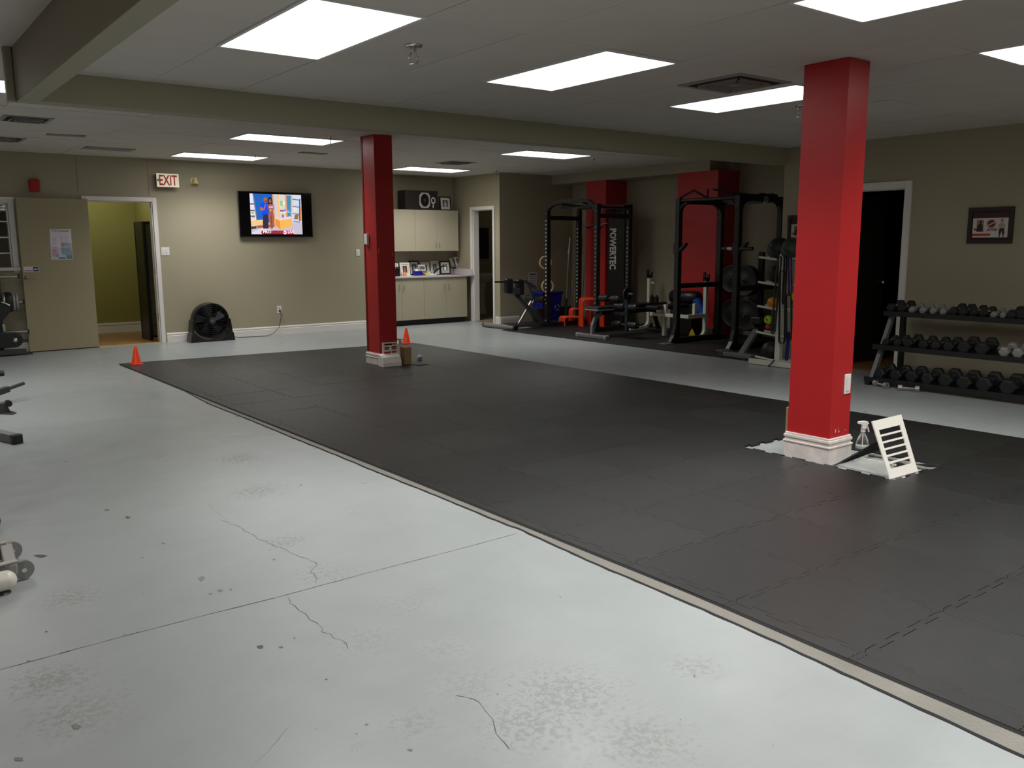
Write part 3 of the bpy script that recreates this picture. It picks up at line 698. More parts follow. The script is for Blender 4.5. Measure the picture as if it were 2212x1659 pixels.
t = thing('fire_alarm', 'dark red fire alarm box high on the back wall above the window', 'fire alarm', PY(73, 401, WA))
p = PY(73, 401, WA); part('housing', MB().box(p.x-.065, p.x+.065, WA-.07, WA, p.z-.085, p.z+.085), M_rededge, t, bevel=.02, seg=3)
part('grille', MB().box(p.x-.04, p.x+.04, WA-.074, WA-.069, p.z-.05, p.z+.03), M_rededge, t, bevel=.002)

# exit sign
a = PY(337, 374, WA-.1); b = PY(387, 405, WA-.1); ex = thing('exit_sign', 'white exit sign with red letters on the back wall', 'exit sign', ((a.x+b.x)/2, WA, b.z))
part('housing', MB().box(a.x+.012, b.x-.012, WA-.095, WA, b.z+.012, a.z-.006), mat('dark_bronze', srgb(60, 50, 40), .5), ex, bevel=.004)
part('face_plate', MB().box(a.x, b.x, WA-.11, WA-.095, b.z, a.z), emis('sign_face', srgb(236, 224, 196), .28), ex, bevel=.003)
part('lettering', text_mb('EXIT', .205, ((a.x+b.x)/2, WA-.111, b.z+.028), (1, 0, 0), (0, 0, 1), .0015, .004, 'CENTER', xs=.62), mat('exit_red', srgb(196, 28, 44), .4), ex)
part('knockout', MB().lathe([(.018, 0), (.018, .002)], (a.x+.02, WA-.1125, (a.z+b.z)/2), 12, 'y'), M_metalvent, ex)
# bell light
p = PY(418, 391, WA); t = thing('door_chime', 'small cream wall bell beside the exit sign', 'bell', p)
part('backplate', MB().lathe([(.055, 0), (.052, -.012)], (p.x, WA, p.z), 24, 'y'), M_cream, t)
part('bell_cup', MB().lathe([(.005, .06), (.022, .045), (.03, .01), (.045, -.03), (.05, -.036)], (p.x+.012, WA-.055, p.z-.005), 20), M_cream, t)
part('stem', MB().cyl((p.x+.012, WA-.01, p.z+.035), (p.x+.012, WA-.055, p.z+.035), .01, 10), M_cream, t)

def wallplate(name, label, cat, p, w, h, n=1, face='rocker'):
    t = thing(name, label, cat, p); x, z = p.x, p.z
    part('cover', MB().box(x-w/2, x+w/2, p.y-.006, p.y, z-h/2, z+h/2), M_plate, t, bevel=.002)
    for k in range(n):
        cx = x+(k-(n-1)/2)*.046
        if face == 'rocker': part('rocker', MB().box(cx-.016, cx+.016, p.y-.01, p.y-.006, z-.033, z+.033), M_plate, t, bevel=.001)
        else:
            for dz in (-.02, .02): part('socket', MB().box(cx-.014, cx+.014, p.y-.0075, p.y-.006, z+dz-.012, z+dz+.012), mat('socket_grey', srgb(190, 188, 180), .4), t)
    return t
wallplate('light_switch', 'white double rocker switch right of the olive doorway', 'light switch', PY(357, 543, WA), .12, .12, 2)
wallplate('light_switch', 'white single switch on the back wall beside the far red column', 'light switch', PY(773, 545.5, WA), .07, .115, 1)
po = PY(603, 668.5, WA); wallplate('wall_outlet', 'white wall outlet with a black plug below the television', 'outlet', po, .075, .12, 1, 'socket')
# television
a = PY(513.5, 412, WA-.07); b = PY(676.5, 516.5, WA-.07)
x0, x1, z1 = a.x, b.x, a.z; z0 = z1-(x1-x0)*9/16-.02
tv = thing('television', 'wall mounted flat television showing a man and a woman by a glass case', 'television', ((x0+x1)/2, WA, z0))
part('housing', MB().box(x0, x1, WA-.07, WA-.03, z0, z1), M_blackpl, tv, bevel=.006)
part('wall_bracket', MB().box((x0+x1)/2-.25, (x0+x1)/2+.25, WA-.03, WA, z0+.15, z1-.15), M_black, tv)
part('silver_edge', MB().box(x0-.003, x0, WA-.066, WA-.05, z0+.01, z1-.01), M_silver, tv)
sx0, sx1 = x0+.187/1.24*(x1-x0), x0+.875/1.0*(x1-x0)*.972; sz1, sz0 = z1-.035, z0+.045
def S(u, v, d=0): return Vector((sx0+(sx1-sx0)*u, WA-.0705-d, sz1+(sz0-sz1)*v))
def sq(mb, u0, v0, u1, v1, c, d=.0): mb.poly([S(u0, v0, d), S(u0, v1, d), S(u1, v1, d), S(u1, v0, d)], col=srgb(*c))
def pg(mb, pts, c, d): mb.poly([S(u, v, d) for u, v in pts], col=srgb(*c))
part('dark_panel', MB().box(x0+.012, x1-.012, WA-.0703, WA-.069, z0+.02, z1-.012), mat('screen_glass', srgb(5, 5, 7), .12), tv)
mb = MB()
sq(mb, 0, 0, 1, 1, (206, 208, 226)); L1, L2, L3, L4 = .0006, .0012, .0018, .0024
sq(mb, 0, .7, 1, 1, (190, 182, 196), L1); pg(mb, [(0, .96), (.25, .82), (.45, .96), (.4, 1), (0, 1)], (214, 204, 214), L2)
pg(mb, [(0, 0), (.06, 0), (.10, .63), (0, .68)], (214, 216, 230), L1)
for v in (.24, .40, .54): sq(mb, 0, v, .08, v+.03, (70, 76, 96), L2)
sq(mb, .01, .45, .07, .5, (210, 160, 100), L2); sq(mb, .02, .57, .08, .61, (220, 180, 120), L2)
pg(mb, [(.06, 0), (.44, 0), (.44, .72), (.11, .66)], (28, 92, 176), L1); pg(mb, [(.055, 0), (.075, 0), (.125, .66), (.105, .66)], (110, 116, 140), L2)
pg(mb, [(.0, .66), (.23, .64), (.23, .76), (.1, .78), (0, .8)], (232, 190, 132), L2); pg(mb, [(.1, .79), (.45, .75), (.45, .82), (.12, .85)], (170, 84, 44), L2); pg(mb, [(0, .81), (.1, .80), (.1, .86), (0, .88)], (60, 50, 50), L2)
pg(mb, [(.44, .0), (.52, 0), (.53, .6), (.47, .58)], (196, 192, 204), L1); pg(mb, [(.43, 0), (.455, 0), (.47, .82), (.44, .7)], (220, 160, 80), L2)
pg(mb, [(.52, 0), (.56, 0), (.565, .64), (.535, .64)], (236, 186, 110), L2); pg(mb, [(.56, 0), (.68, 0), (.68, .6), (.565, .6)], (206, 200, 200), L1)
sq(mb, .58, .16, .63, .28, (150, 190, 110), L2); sq(mb, .63, .17, .67, .26, (226, 226, 220), L2); pg(mb, [(.68, 0), (.71, 0), (.71, .55), (.68, .55)], (226, 150, 90), L2)
pg(mb, [(.71, .02), (.80, .02), (.78, .55), (.70, .55)], (60, 130, 170), L1); pg(mb, [(.80, .02), (.83, .02), (.79, .8), (.775, .75)], (232, 170, 100), L2)
sq(mb, .57, .39, .64, .43, (150, 70, 80), L2); sq(mb, .64, .37, .75, .42, (80, 150, 210), L2); sq(mb, .6, .5, .64, .58, (190, 90, 110), L2); sq(mb, .69, .52, .73, .56, (180, 110, 130), L2); sq(mb, .57, .43, .77, .445, (230, 236, 240), L2)
pg(mb, [(.47, .60), (.56, .66), (.56, .88), (.47, .78)], (226, 138, 50), L2); pg(mb, [(.56, .65), (.78, .6), (.785, .8), (.56, .88)], (240, 172, 84), L2)
pg(mb, [(.82, .06), (.97, .1), (.95, .66), (.80, .68)], (196, 204, 226), L1)
for v in (.10, .28, .46, .66): pg(mb, [(.82, v), (.96, v+.02), (.96, v+.04), (.82, v+.02)], (84, 90, 110), L2)
sq(mb, .83, .33, .9, .42, (220, 214, 206), L2); pg(mb, [(.86, .5), (.94, .49), (.92, .62), (.84, .62)], (150, 100, 60), L2); pg(mb, [(.96, .1), (.985, .1), (.97, .66), (.94, .66)], (70, 80, 110), L2); pg(mb, [(.975, .3), (1, .3), (1, .66), (.96, .66)], (232, 150, 70), L2)
# the man
pg(mb, [(.24, .50), (.33, .48), (.335, .70), (.33, .86), (.225, .86), (.225, .7)], (44, 40, 62), L3)
pg(mb, [(.19, .26), (.25, .21), (.32, .22), (.34, .30), (.335, .50), (.235, .53), (.20, .50), (.23, .40), (.19, .37)], (12, 70, 220), L3)
pg(mb, [(.185, .33), (.22, .33), (.25, .37), (.285, .25), (.30, .27), (.27, .40), (.21, .42), (.185, .39)], (170, 100, 84), L4)
mb.poly(ell(S(.295, .15, L4), (1, 0, 0), (0, 0, 1), .030, .042), col=srgb(160, 96, 76)); mb.poly(ell(S(.30, .175, L4+.0004), (1, 0, 0), (0, 0, 1), .016, .010), col=srgb(90, 40, 34))
# the woman
mb.poly(ell(S(.385, .19, L3), (1, 0, 0), (0, 0, 1), .040, .07), col=srgb(30, 20, 30))
pg(mb, [(.34, .27), (.38, .24), (.44, .25), (.465, .36), (.45, .38), (.43, .34), (.435, .46), (.45, .55), (.44, .75), (.41, .86), (.37, .86), (.35, .7), (.335, .55), (.355, .45), (.35, .36), (.33, .36)], (166, 86, 60), L4)
mb.poly(ell(S(.385, .175, L4+.0003), (1, 0, 0), (0, 0, 1), .022, .034), col=srgb(150, 86, 72)); pg(mb, [(.36, .30), (.44, .29), (.44, .35), (.36, .35)], (200, 160, 210), L4+.0005); pg(mb, [(.37, .49), (.42, .49), (.40, .53)], (110, 60, 190), L4+.0005)
pg(mb, [(.393, .52), (.40, .55), (.402, .82), (.39, .84), (.385, .6)], (70, 60, 100), L4+.0005); mb.poly(ell(S(.385, .40, L4+.0006), (1, 0, 0), (0, 0, 1), .012, .013, 10), col=srgb(240, 190, 130))
# caption bar
r_ = (sz1-sz0)*.048
mb.poly([S(.22, .955, .003)+Vector((math.cos(t)*r_, 0, math.sin(t)*r_)) for t in [PI/2+PI*i/8 for i in range(9)]]+[S(.80, .955, .003)+Vector((math.cos(t)*r_, 0, math.sin(t)*r_)) for t in [-PI/2+PI*i/8 for i in range(9)]], col=srgb(120, 20, 48))
pg(mb, [(.66, .907), (.80, .907), (.80, 1.003), (.66, 1.003)], (206, 30, 66), .0034); mb.poly(ell(S(.645, .955, .0038), (1, 0, 0), (0, 0, 1), r_*.95, r_*.95), col=srgb(250, 240, 250)); pg(mb, [(.635, .93), (.635, .98), (.665, .955)], (90, 60, 140), .0042)
part('screen_picture', mb, M_screen, tv)
part('caption', text_mb('PRO', .058, S(.215, .975, .0045), (1, 0, 0), (0, 0, 1), 0, .0012, col=srgb(250, 246, 252), xs=1.25), M_screen, tv)
part('caption', text_mb('TRAINER', .052, S(.355, .975, .0045), (1, 0, 0), (0, 0, 1), 0, .0006, col=srgb(200, 60, 60), xs=1.15), M_screen, tv)
part('caption', text_mb('LIVE', .056, S(.70, .975, .0045), (1, 0, 0), (0, 0, 1), 0, .0012, col=srgb(255, 250, 252), xs=1.15), M_screen, tv)

# drum fan
fc = PY(455, 700, 13.22); fan = thing('floor_fan', 'round black drum fan standing on the floor below the television', 'fan', (fc.x, 13.22, 0))
cx, cy, cz, R0 = fc.x, 13.24, .315, .262
pf = [(R0, -.09), (R0+.006, -.085), (R0+.006, .085), (R0, .09), (R0-.012, .085), (R0-.012, -.085)]
mb = MB(); n = 40
for i in range(len(pf)):
    pass
ring = []
vs = []; 
for (r, yv) in pf: vs += [Vector((cx+r*math.cos(2*PI*k/n), cy+yv, cz+r*math.sin(2*PI*k/n))) for k in range(n)]
mb.add(vs, [(i*n+k, i*n+(k+1) % n, ((i+1) % 6)*n+(k+1) % n, ((i+1) % 6)*n+k) for i in range(6) for k in range(n)], True)
part('drum', mb, M_blackpl, fan)
part('rear_plate', MB().lathe([(R0-.01, .08), (R0-.01, .084)], (cx, cy, cz), 40, 'y'), M_dark, fan)
for r in (.05, .08, .11, .14, .17, .20, .23, .25):
    part('grille_ring', MB().tube([Vector((cx+r*math.cos(2*PI*k/28), cy-.088-.02*(1-(r/.26)**2), cz+r*math.sin(2*PI*k/28))) for k in range(28)], .0028, 5, True), M_blackpl, fan)
mb = MB()
for k in range(16):
    t = 2*PI*k/16; mb.tube([Vector((cx+r*math.cos(t), cy-.086-.02*(1-(r/.26)**2), cz+r*math.sin(t))) for r in (.04, .12, .2, .255)], .0028, 5)
part('grille_spoke', mb, M_blackpl, fan)
part('badge', MB().lathe([(.046, -.106), (.05, -.112), (.046, -.118)], (cx, cy, cz), 24, 'y'), M_dgrey, fan)
part('badge_plate', MB().box(cx-.022, cx+.022, cy-.1195, cy-.118, cz-.006, cz+.006), M_silver, fan)
for k in range(5):
    t = 2*PI*k/5+.3; c_ = Vector((cx, cy, cz)); d1_ = Vector((math.cos(t), 0, math.sin(t))); d2_ = Vector((-math.sin(t), 0, math.cos(t)))
    part('fan_blade', MB().add([c_+d1_*.04-d2_*.03+Vector((0, -.02, 0)), c_+d1_*.225-d2_*.03+Vector((0, -.03, 0)), c_+d1_*.21+d2_*.12+Vector((0, .03, 0)), c_+d1_*.04+d2_*.03+Vector((0, .02, 0))], [(0, 1, 2, 3)]), M_blackpl, fan)
for s in (-1, 1):
    part('side_bracket', MB().prism([(cx+s*.27, cy-.1, 0), (cx+s*.325, cy-.1, 0), (cx+s*.285, cy-.1, .33), (cx+s*.268, cy-.1, .34)], (0, .2, 0)), M_blackpl, fan, bevel=.004)
Pb = [Vector((cx-.335, cy-.11, 0)), Vector((cx+.335, cy-.11, 0)), Vector((cx+.32, cy-.11, .12))]+[Vector((cx+.30*math.cos(t), cy-.11, cz-.02+.285*math.sin(t))) for t in [-.55-(PI-1.1)*i/12 for i in range(13)]]+[Vector((cx-.32, cy-.11, .12))]
part('stand', MB().prism(Pb, (0, .22, 0)), M_blackpl, fan, bevel=.003)
cd = MB().tube([Vector((po.x, po.y-.03, po.z-.022)), Vector((po.x+.008, po.y-.05, po.z-.05)), Vector((po.x+.01, po.y-.04, .28)), Vector((po.x-.03, po.y-.04, .12)), Vector((po.x-.14, po.y-.06, .03)), Vector((po.x-.25, po.y-.1, .006)), Vector((po.x-.45, po.y-.12, .005)), Vector((5.0, 13.40, .005)), Vector((4.85, 13.38, .012)), Vector((cx+.30, cy+.02, .05))], .0045, 6)
cdo = part('power_cord', cd, M_blackpl, fan); part('plug', MB().cyl((po.x, po.y-.009, po.z-.02), (po.x, po.y-.04, po.z-.022), .014, 12), M_blackpl, cdo)

# leaning black frame rack inside the olive room
fr = thing('wall_bars', 'tall black framed panel leaning inside the olive doorway', 'frame', (3.8, 14.2, 0))
fx, fy, fz = 3.655, 13.84, 1.80
part('side_panel', MB().box(fx, fx+.02, fy+.04, 14.26, .01, fz), M_blackpl, fr)
part('front_post', MB().box(fx-.004, fx+.045, fy, fy+.04, .006, fz), M_blackpl, fr, bevel=.003); part('rear_post', MB().box(fx-.004, fx+.03, 14.26, 14.30, .006, fz), M_blackpl, fr, bevel=.003)
part('far_post', MB().box(3.93, 3.975, fy, fy+.04, .006, fz), M_blackpl, fr, bevel=.003)
part('top_rail', MB().box(fx+.045, 3.93, fy, fy+.04, fz-.04, fz), M_blackpl, fr); part('bottom_rail', MB().box(fx+.045, 3.93, fy, fy+.04, .05, .08), M_blackpl, fr)
part('panel', MB().box(fx+.045, 3.93, fy+.03, fy+.036, .08, fz-.04), mat('olive_grey_panel', srgb(112, 108, 78), .6), fr)
for k in range(1, 10): part('rung', MB().box(fx+.045, 3.93, fy+.008, fy+.03, .06+k*.172, .066+k*.172), M_dgrey, fr)

# cones
def cone(loc, label):
    t = thing('training_cone', label, 'cone', loc, .1, 'orange cones')
    part('base', MB().box(-.066, .066, -.066, .066, 0, .007), M_orange, t, bevel=.002, local=True)
    part('body', MB().lathe([(.058, .007), (.056, .012), (.016, .215), (.013, .222), (.009, .222)], n=28), M_orange, t, local=True)
    return t
p = PZ(295, 786.5, .012); cone(p, 'orange training cone at the left corner of the black mat'); p = PZ(878, 741.5, .012); cone(p, 'orange training cone beyond the far red column')

# ================================================================== KITCHENETTE
CY = 13.42
def seamx(px, py, y): return PY(px, py, y).x
lx = [7.32, seamx(868, 640, CY), seamx(916.5, 640, CY), seamx(964, 640, CY), seamx(1009, 640, CY)]
lx = [lx[1]-(lx[2]-lx[1])]+lx[1:]
KZ0, KZ1 = .10, .845
for k, (xa, xb) in enumerate(((max(7.305, lx[0]), lx[2]), (lx[2], lx[4]))):
    t = thing('base_cupboard', ('beige base cupboard half hidden behind the far red column', 'beige base cupboard below the sink next to the washroom door')[k], 'cupboard', ((xa+xb)/2, CY, 0), 0, 'base cupboards')
    part('carcass', MB().box(xa+.001, xb-.001, CY+.02, RY-.012, KZ0, KZ1), M_cab, t)
    part('toe_kick', MB().box(xa, xb-(.02 if k else 0), CY+.06, CY+.08, 0, KZ0), M_blackpl, t)
    mid = lx[1] if k == 0 else lx[3]
    for s, (a, b) in enumerate(((xa, mid), (mid, xb))):
        d = part('door', MB().box(a+.002, b-.002, CY, CY+.019, KZ0, KZ1-.004), M_cab, t, bevel=.001)
        hxp = b-.045 if s == 0 else a+.045
        part('handle', MB().tube([Vector((hxp, CY, .745)), Vector((hxp, CY-.022, .735)), Vector((hxp, CY-.028, .69)), Vector((hxp, CY-.022, .645)), Vector((hxp, CY, .635))], .005, 6), M_silver, d)
t = thing('worktop', 'pale laminate worktop with upstand over the base cupboards', 'worktop', (8.3, CY, KZ1)); WXE = WX-.012
part('slab', MB().box(7.302, WXE, CY-.02, RY, KZ1, KZ1+.035), M_top, t, bevel=.004)
part('upstand', MB().box(7.302, WXE, RY-.02, RY, KZ1+.035, KZ1+.135), M_top, t, bevel=.003)
part('upstand', MB().box(WXE-.02, WXE, CY+.02, RY-.02, KZ1+.035, KZ1+.135), M_top, t, bevel=.003)
KT = KZ1+.035
sk = thing('sink', 'stainless steel drop-in sink in the worktop', 'sink', (9.0, 13.75, KT))
part('rim', MB().box(8.72, 9.28, 13.52, 13.56, KT, KT+.004).box(8.72, 9.28, 13.93, 13.97, KT, KT+.004).box(8.72, 8.76, 13.56, 13.93, KT, KT+.004).box(9.24, 9.28, 13.56, 13.93, KT, KT+.004), M_silver, sk)
part('bowl', MB().box(8.76, 9.24, 13.56, 13.93, KT+.0005, KT+.0015), M_dgrey, sk)
ft = thing('faucet', 'slim chrome and black faucet leaning over the sink', 'faucet', (8.84, 13.9, KT))
part('base', MB().cyl((8.84, 13.9, KT), (8.84, 13.9, KT+.05), .022, 14), M_chrome, ft); part('spout', MB().tube([Vector((8.84, 13.9, KT+.03)), Vector((8.88, 13.8, KT+.11)), Vector((8.93, 13.70, KT+.17)), Vector((8.95, 13.67, KT+.15))], .013, 10), M_black, ft)
part('lever', MB().tube([Vector((8.84, 13.9, KT+.05)), Vector((8.86, 13.86, KT+.10))], .007, 8), M_chrome, ft)
UY = 13.76
us = [seamx(852, 490, UY), seamx(896.5, 490, UY), seamx(944, 490, UY), seamx(990, 490, UY)]; uz1 = PY(944, 454, UY).z; uz0 = PY(944, 542, UY).z
us[0] = us[1]-(us[2]-us[1])
ux = [us[0]-(us[2]-us[1])*0, us[1], us[2], us[3]]
t = thing('wall_cupboard', 'beige wall cupboard with one door beside the far red column', 'cupboard', (us[0], UY, uz0), 0, 'wall cupboards')
xa = max(7.305, us[0]-.40); part('carcass', MB().box(xa, us[1]-.001, UY+.018, RY, uz0, uz1), M_cab, t)
part('door', MB().box(us[0]+.001, us[1]-.002, UY, UY+.018, uz0, uz1), M_cab, t, bevel=.001); part('door', MB().box(xa, us[0]-.002, UY, UY+.018, uz0, uz1), M_cab, t, bevel=.001)
t = thing('wall_cupboard', 'beige wall cupboard with two handled doors below the loudspeaker', 'cupboard', (us[2], UY, uz0), 0, 'wall cupboards')
part('carcass', MB().box(us[1]+.001, us[3], UY+.018, RY, uz0, uz1), M_cab, t)
for s, (a, b) in enumerate(((us[1], us[2]), (us[2], us[3]))):
    d = part('door', MB().box(a+.002, b-.002, UY, UY+.018, uz0, uz1), M_cab, t, bevel=.001); hxp = b-.04 if s == 0 else a+.04
    part('handle', MB().tube([Vector((hxp, UY, uz0+.17)), Vector((hxp, UY-.022, uz0+.16)), Vector((hxp, UY-.028, uz0+.12)), Vector((hxp, UY-.022, uz0+.08)), Vector((hxp, UY, uz0+.07))], .005, 6), M_silver, d)
# loudspeaker on top
SY = 13.80; a = PY(875, 416, SY); b = PY(946, 451, SY)
ls = thing('loudspeaker', 'dark brown loudspeaker lying on its side on the wall cupboard', 'loudspeaker', ((a.x+b.x)/2, SY, uz1))
z1_ = uz1+(b.x-a.x)*.5
part('cabinet', MB().box(a.x, b.x, SY, RY-.02, uz1+.001, z1_), M_brown, ls, bevel=.004)
kx = a.x+(b.x-a.x)*.59; kz = (uz1+z1_)/2
w_, h_ = .115, .145
def octo(rx, rz, y): return [Vector((kx+x*rx, y, kz+z*rz)) for x, z in ((-1, -.62), (-.62, -1), (.62, -1), (1, -.62), (1, .62), (.62, 1), (-.62, 1), (-1, .62))]
part('woofer_surround', MB().prism(octo(w_, h_*.95, SY), (0, -.006, 0)), mat('pale_ring', srgb(190, 188, 182), .5), ls)
part('woofer', MB().poly(ell((kx, SY-.007, kz), (1, 0, 0), (0, 0, 1), .088, .115, 28)), M_blackpl, ls); part('dust_cap', MB().sphere((kx, SY-.006, kz), .03, 14, 8, (1, .4, 1)), M_dgrey, ls)
k2 = a.x+(b.x-a.x)*.855; part('tweeter_ring', MB().prism(ell((k2, SY, kz+.0), (1, 0, 0), (0, 0, 1), .047, .06, 24), (0, -.005, 0)), M_plate, ls); part('tweeter', MB().poly(ell((k2, SY-.0056, kz), (1, 0, 0), (0, 0, 1), .028, .036, 20)), M_blackpl, ls); part('tweeter_dome', MB().sphere((k2, SY-.006, kz), .011, 10, 6), M_dgrey, ls)
part('badge', MB().box(k2-.014, k2+.010, SY-.003, SY, kz-.13, kz-.07), M_plate, ls)

def photo(label, px0, px1, pytop, pybot, y, zb, lean=.16, frame=M_blackpl, matte=(214, 212, 206), img=(70, 66, 60), fw=.022, name='picture_frame', fig='person'):
    a = PY(px0, (pytop+pybot)/2, y); b = PY(px1, (pytop+pybot)/2, y); h = (PY(px0, pytop, y)-PY(px0, pybot, y)).z; w = b.x-a.x
    t = thing(name, label, 'picture frame', ((a.x+b.x)/2, y, zb), 0, 'photo frames on the worktop' if zb < 1.2 else None)
    M = Matrix.Translation(((a.x+b.x)/2, y, zb+.001)) @ Matrix.Rotation(-lean, 4, 'X'); hw = w/2
    part('moulding', MB().box(-hw, hw, 0, .018, 0, fw).box(-hw, hw, 0, .018, h-fw, h).box(-hw, -hw+fw, 0, .018, fw, h-fw).box(hw-fw, hw, 0, .018, fw, h-fw).xf(M), frame, t, bevel=.002)
    part('mount', MB().prism([Vector((-hw+fw, .008, fw)), Vector((hw-fw, .008, fw)), Vector((hw-fw, .008, h-fw)), Vector((-hw+fw, .008, h-fw))], (0, .006, 0), col=srgb(*matte)).xf(M), M_print, t)
    iw, z0_, z1_ = (hw-fw)*.56, h*.26, h*.76; mb = MB()
    mb.poly([Vector((-iw, .0072, z0_)), Vector((iw, .0072, z0_)), Vector((iw, .0072, z1_)), Vector((-iw, .0072, z1_))], col=srgb(*img))
    lc = tuple(min(255, int(c*1.9+30)) for c in img); hh = z1_-z0_
    mb.poly(ell((0, .0066, z0_+hh*.80), (1, 0, 0), (0, 0, 1), iw*.22, hh*.10, 12), col=srgb(*lc)); mb.poly([Vector((x*iw, .0066, z0_+z*hh)) for x, z in ((-.5, .05), (.5, .05), (.45, .55), (.2, .7), (-.2, .7), (-.45, .5))], col=srgb(*lc))
    part('photograph', mb.xf(M), M_print, t)
    return t
photo('black framed photo of two figures beside the loudspeaker on the wall cupboard', 951, 975, 421, 451.5, 13.82, uz1, .1, matte=(222, 220, 214), img=(90, 90, 88))
photo('white frame half hidden behind the far red column', 842, 862, 564, 592, 13.62, KT, img=(60, 40, 36), frame=M_plate)
photo('white framed photo leaning at the left of the worktop', 866, 886.5, 562, 591, 13.66, KT, img=(70, 44, 30), frame=M_plate)
photo('tall black framed photo standing at the back of the worktop', 885, 907, 549, 580, 13.98, KT, img=(80, 80, 78))
photo('white framed photo behind the small printed card', 910, 928, 551, 578, 13.98, KT, img=(70, 44, 34), frame=M_plate, lean=.1)
photo('white framed photo on its own in the middle of the worktop', 931.5, 949, 549, 578, 13.98, KT, img=(76, 74, 68), frame=M_plate, lean=.1)
photo('black framed photo leaning behind the faucet', 952, 974, 560, 589, 13.90, KT, img=(120, 120, 118))
t = thing('photo_prints', 'loose photo prints leaning in the corner of the worktop', 'photo', (9.25, 13.95, KT+.1))
for k, (px0, px1, pt, pb, tw, c) in enumerate(((970, 990, 558, 576, 8, (206, 206, 200)), (980, 995, 555, 578, 8, (212, 212, 208)))):
    tl_, tr_ = PY(px0, pt, 13.98-.03*k), PY(px1-6, pt, 13.98-.03*k); br_, bl_ = PY(px1+2, pb, 13.98-.03*k), PY(px0+6, pb, 13.98-.03*k)
    part('print', MB().prism([tl_, tr_, br_, bl_], (0, .003, 0), col=srgb(*c)), M_print, t)
    tl, tr, br, bl = tl_, tr_, br_, bl_; g = Vector((0, -.001, 0))
    part('image', MB().poly([bil(.45, .1)+g, bil(.45, .9)+g, bil(.7, .9)+g, bil(.75, .1)+g], col=srgb(110, 96, 84)).poly([bil(.1, .8)+g, bil(.1, .92)+g, bil(.42, .92)+g, bil(.42, .8)+g], col=srgb(120, 110, 100)), M_print, t)
# clutter on the worktop
p = PY(903, 590, 13.60); t = thing('tissue_box', 'blue tissue box on the worktop', 'tissue box', (p.x, 13.60, KT))
part('carton', MB().box(p.x-.085, p.x+.07, 13.56, 13.66, KT+.001, KT+.085), M_blue, t, bevel=.003); part('tissue', MB().add([(p.x-.07, 13.58, KT+.085), (p.x+.02, 13.6, KT+.086), (p.x, 13.62, KT+.12), (p.x-.06, 13.6, KT+.125)], [(0, 1, 2, 3)]), M_plate, t)
p = PY(912, 578, 13.78); t = thing('printed_card', 'small white printed card standing behind the blue tissue box', 'card', (p.x, 13.78, KT))
part('card', MB().prism([(p.x-.075, 13.76, KT+.02), (p.x+.075, 13.76, KT+.02), (p.x+.075, 13.80, KT+.19), (p.x-.075, 13.80, KT+.19)], (0, .004, 0), col=srgb(206, 204, 196)), M_print, t)
part('red_band', MB().prism([(p.x-.07, 13.757, KT+.03), (p.x+.07, 13.757, KT+.03), (p.x+.07, 13.768, KT+.075), (p.x-.07, 13.768, KT+.075)], (0, .002, 0), col=srgb(190, 60, 50)), M_print, t)
part('picture_block', MB().prism([(p.x-.055, 13.777, KT+.11), (p.x+.055, 13.777, KT+.11), (p.x+.055, 13.79, KT+.165), (p.x-.055, 13.79, KT+.165)], (0, .002, 0), col=srgb(90, 110, 110)), M_print, t)
p = PY(921, 585, 13.74); t = thing('red_box', 'low red box beside the printed card', 'box', (p.x, 13.74, KT)); part('carton', MB().box(p.x-.09, p.x+.09, 13.70, 13.79, KT+.001, KT+.06), mat('carton_red', srgb(150, 40, 30), .5), t, bevel=.002); part('paper_tab', MB().box(p.x-.02, p.x+.07, 13.69, 13.70, KT+.04, KT+.065), M_plate, t)
p = PY(922, 591, 13.6); t = thing('green_leaflet', 'lime and white leaflet lying on the worktop', 'leaflet', (p.x, 13.6, KT)); part('sheet', MB().prism([(p.x-.05, 13.53, KT+.002), (p.x+.22, 13.62, KT+.002), (p.x+.16, 13.7, KT+.03), (p.x-.05, 13.66, KT+.05)], (0, 0, .003)), mat('lime_paper', srgb(170, 196, 110), .5), t)
part('white_half', MB().prism([(p.x+.08, 13.575, KT+.006), (p.x+.24, 13.62, KT+.006), (p.x+.19, 13.66, KT+.022), (p.x+.07, 13.65, KT+.036)], (0, 0, .003)), M_plate, t)
p = PY(858, 588, 13.55); t = thing('black_canister', 'black canister with silver top by the far red column', 'canister', (p.x, 13.55, KT)); part('can', MB().cyl((p.x, 13.55, KT), (p.x, 13.55, KT+.14), .05, 20), M_blackpl, t); part('lid', MB().cyl((p.x+.02, 13.56, KT+.14), (p.x+.02, 13.56, KT+.17), .045, 20), M_chrome, t)
p = PY(870, 592, 13.52); t = thing('orange_clips', 'small pile of orange and black clips on the worktop edge', 'clips', (p.x, 13.5, KT))
for k in range(6): part('clip', MB().tube([Vector((p.x-.05+k*.02, 13.46+random.random()*.05, KT+.005)), Vector((p.x-.04+k*.02, 13.49, KT+.04+random.random()*.03)), Vector((p.x-.03+k*.02, 13.5+random.random()*.03, KT+.008))], .006, 6), M_amber if k % 2 else M_hurdle, t)

t = thing('washroom_fill_light', 'small round fill light added out of view inside the washroom', 'ceiling light', (11.6, 13.8, 2.69))  # added glowing dome, out of view, brightens the otherwise unlit washroom
part('dome', MB().lathe([(.12, 2.695), (.11, 2.66), (.05, 2.64), (.0, 2.635)], (11.6, 13.8, 0), 20), emis('washroom_fill_glow', (1, .95, .8, 1), 4), t)
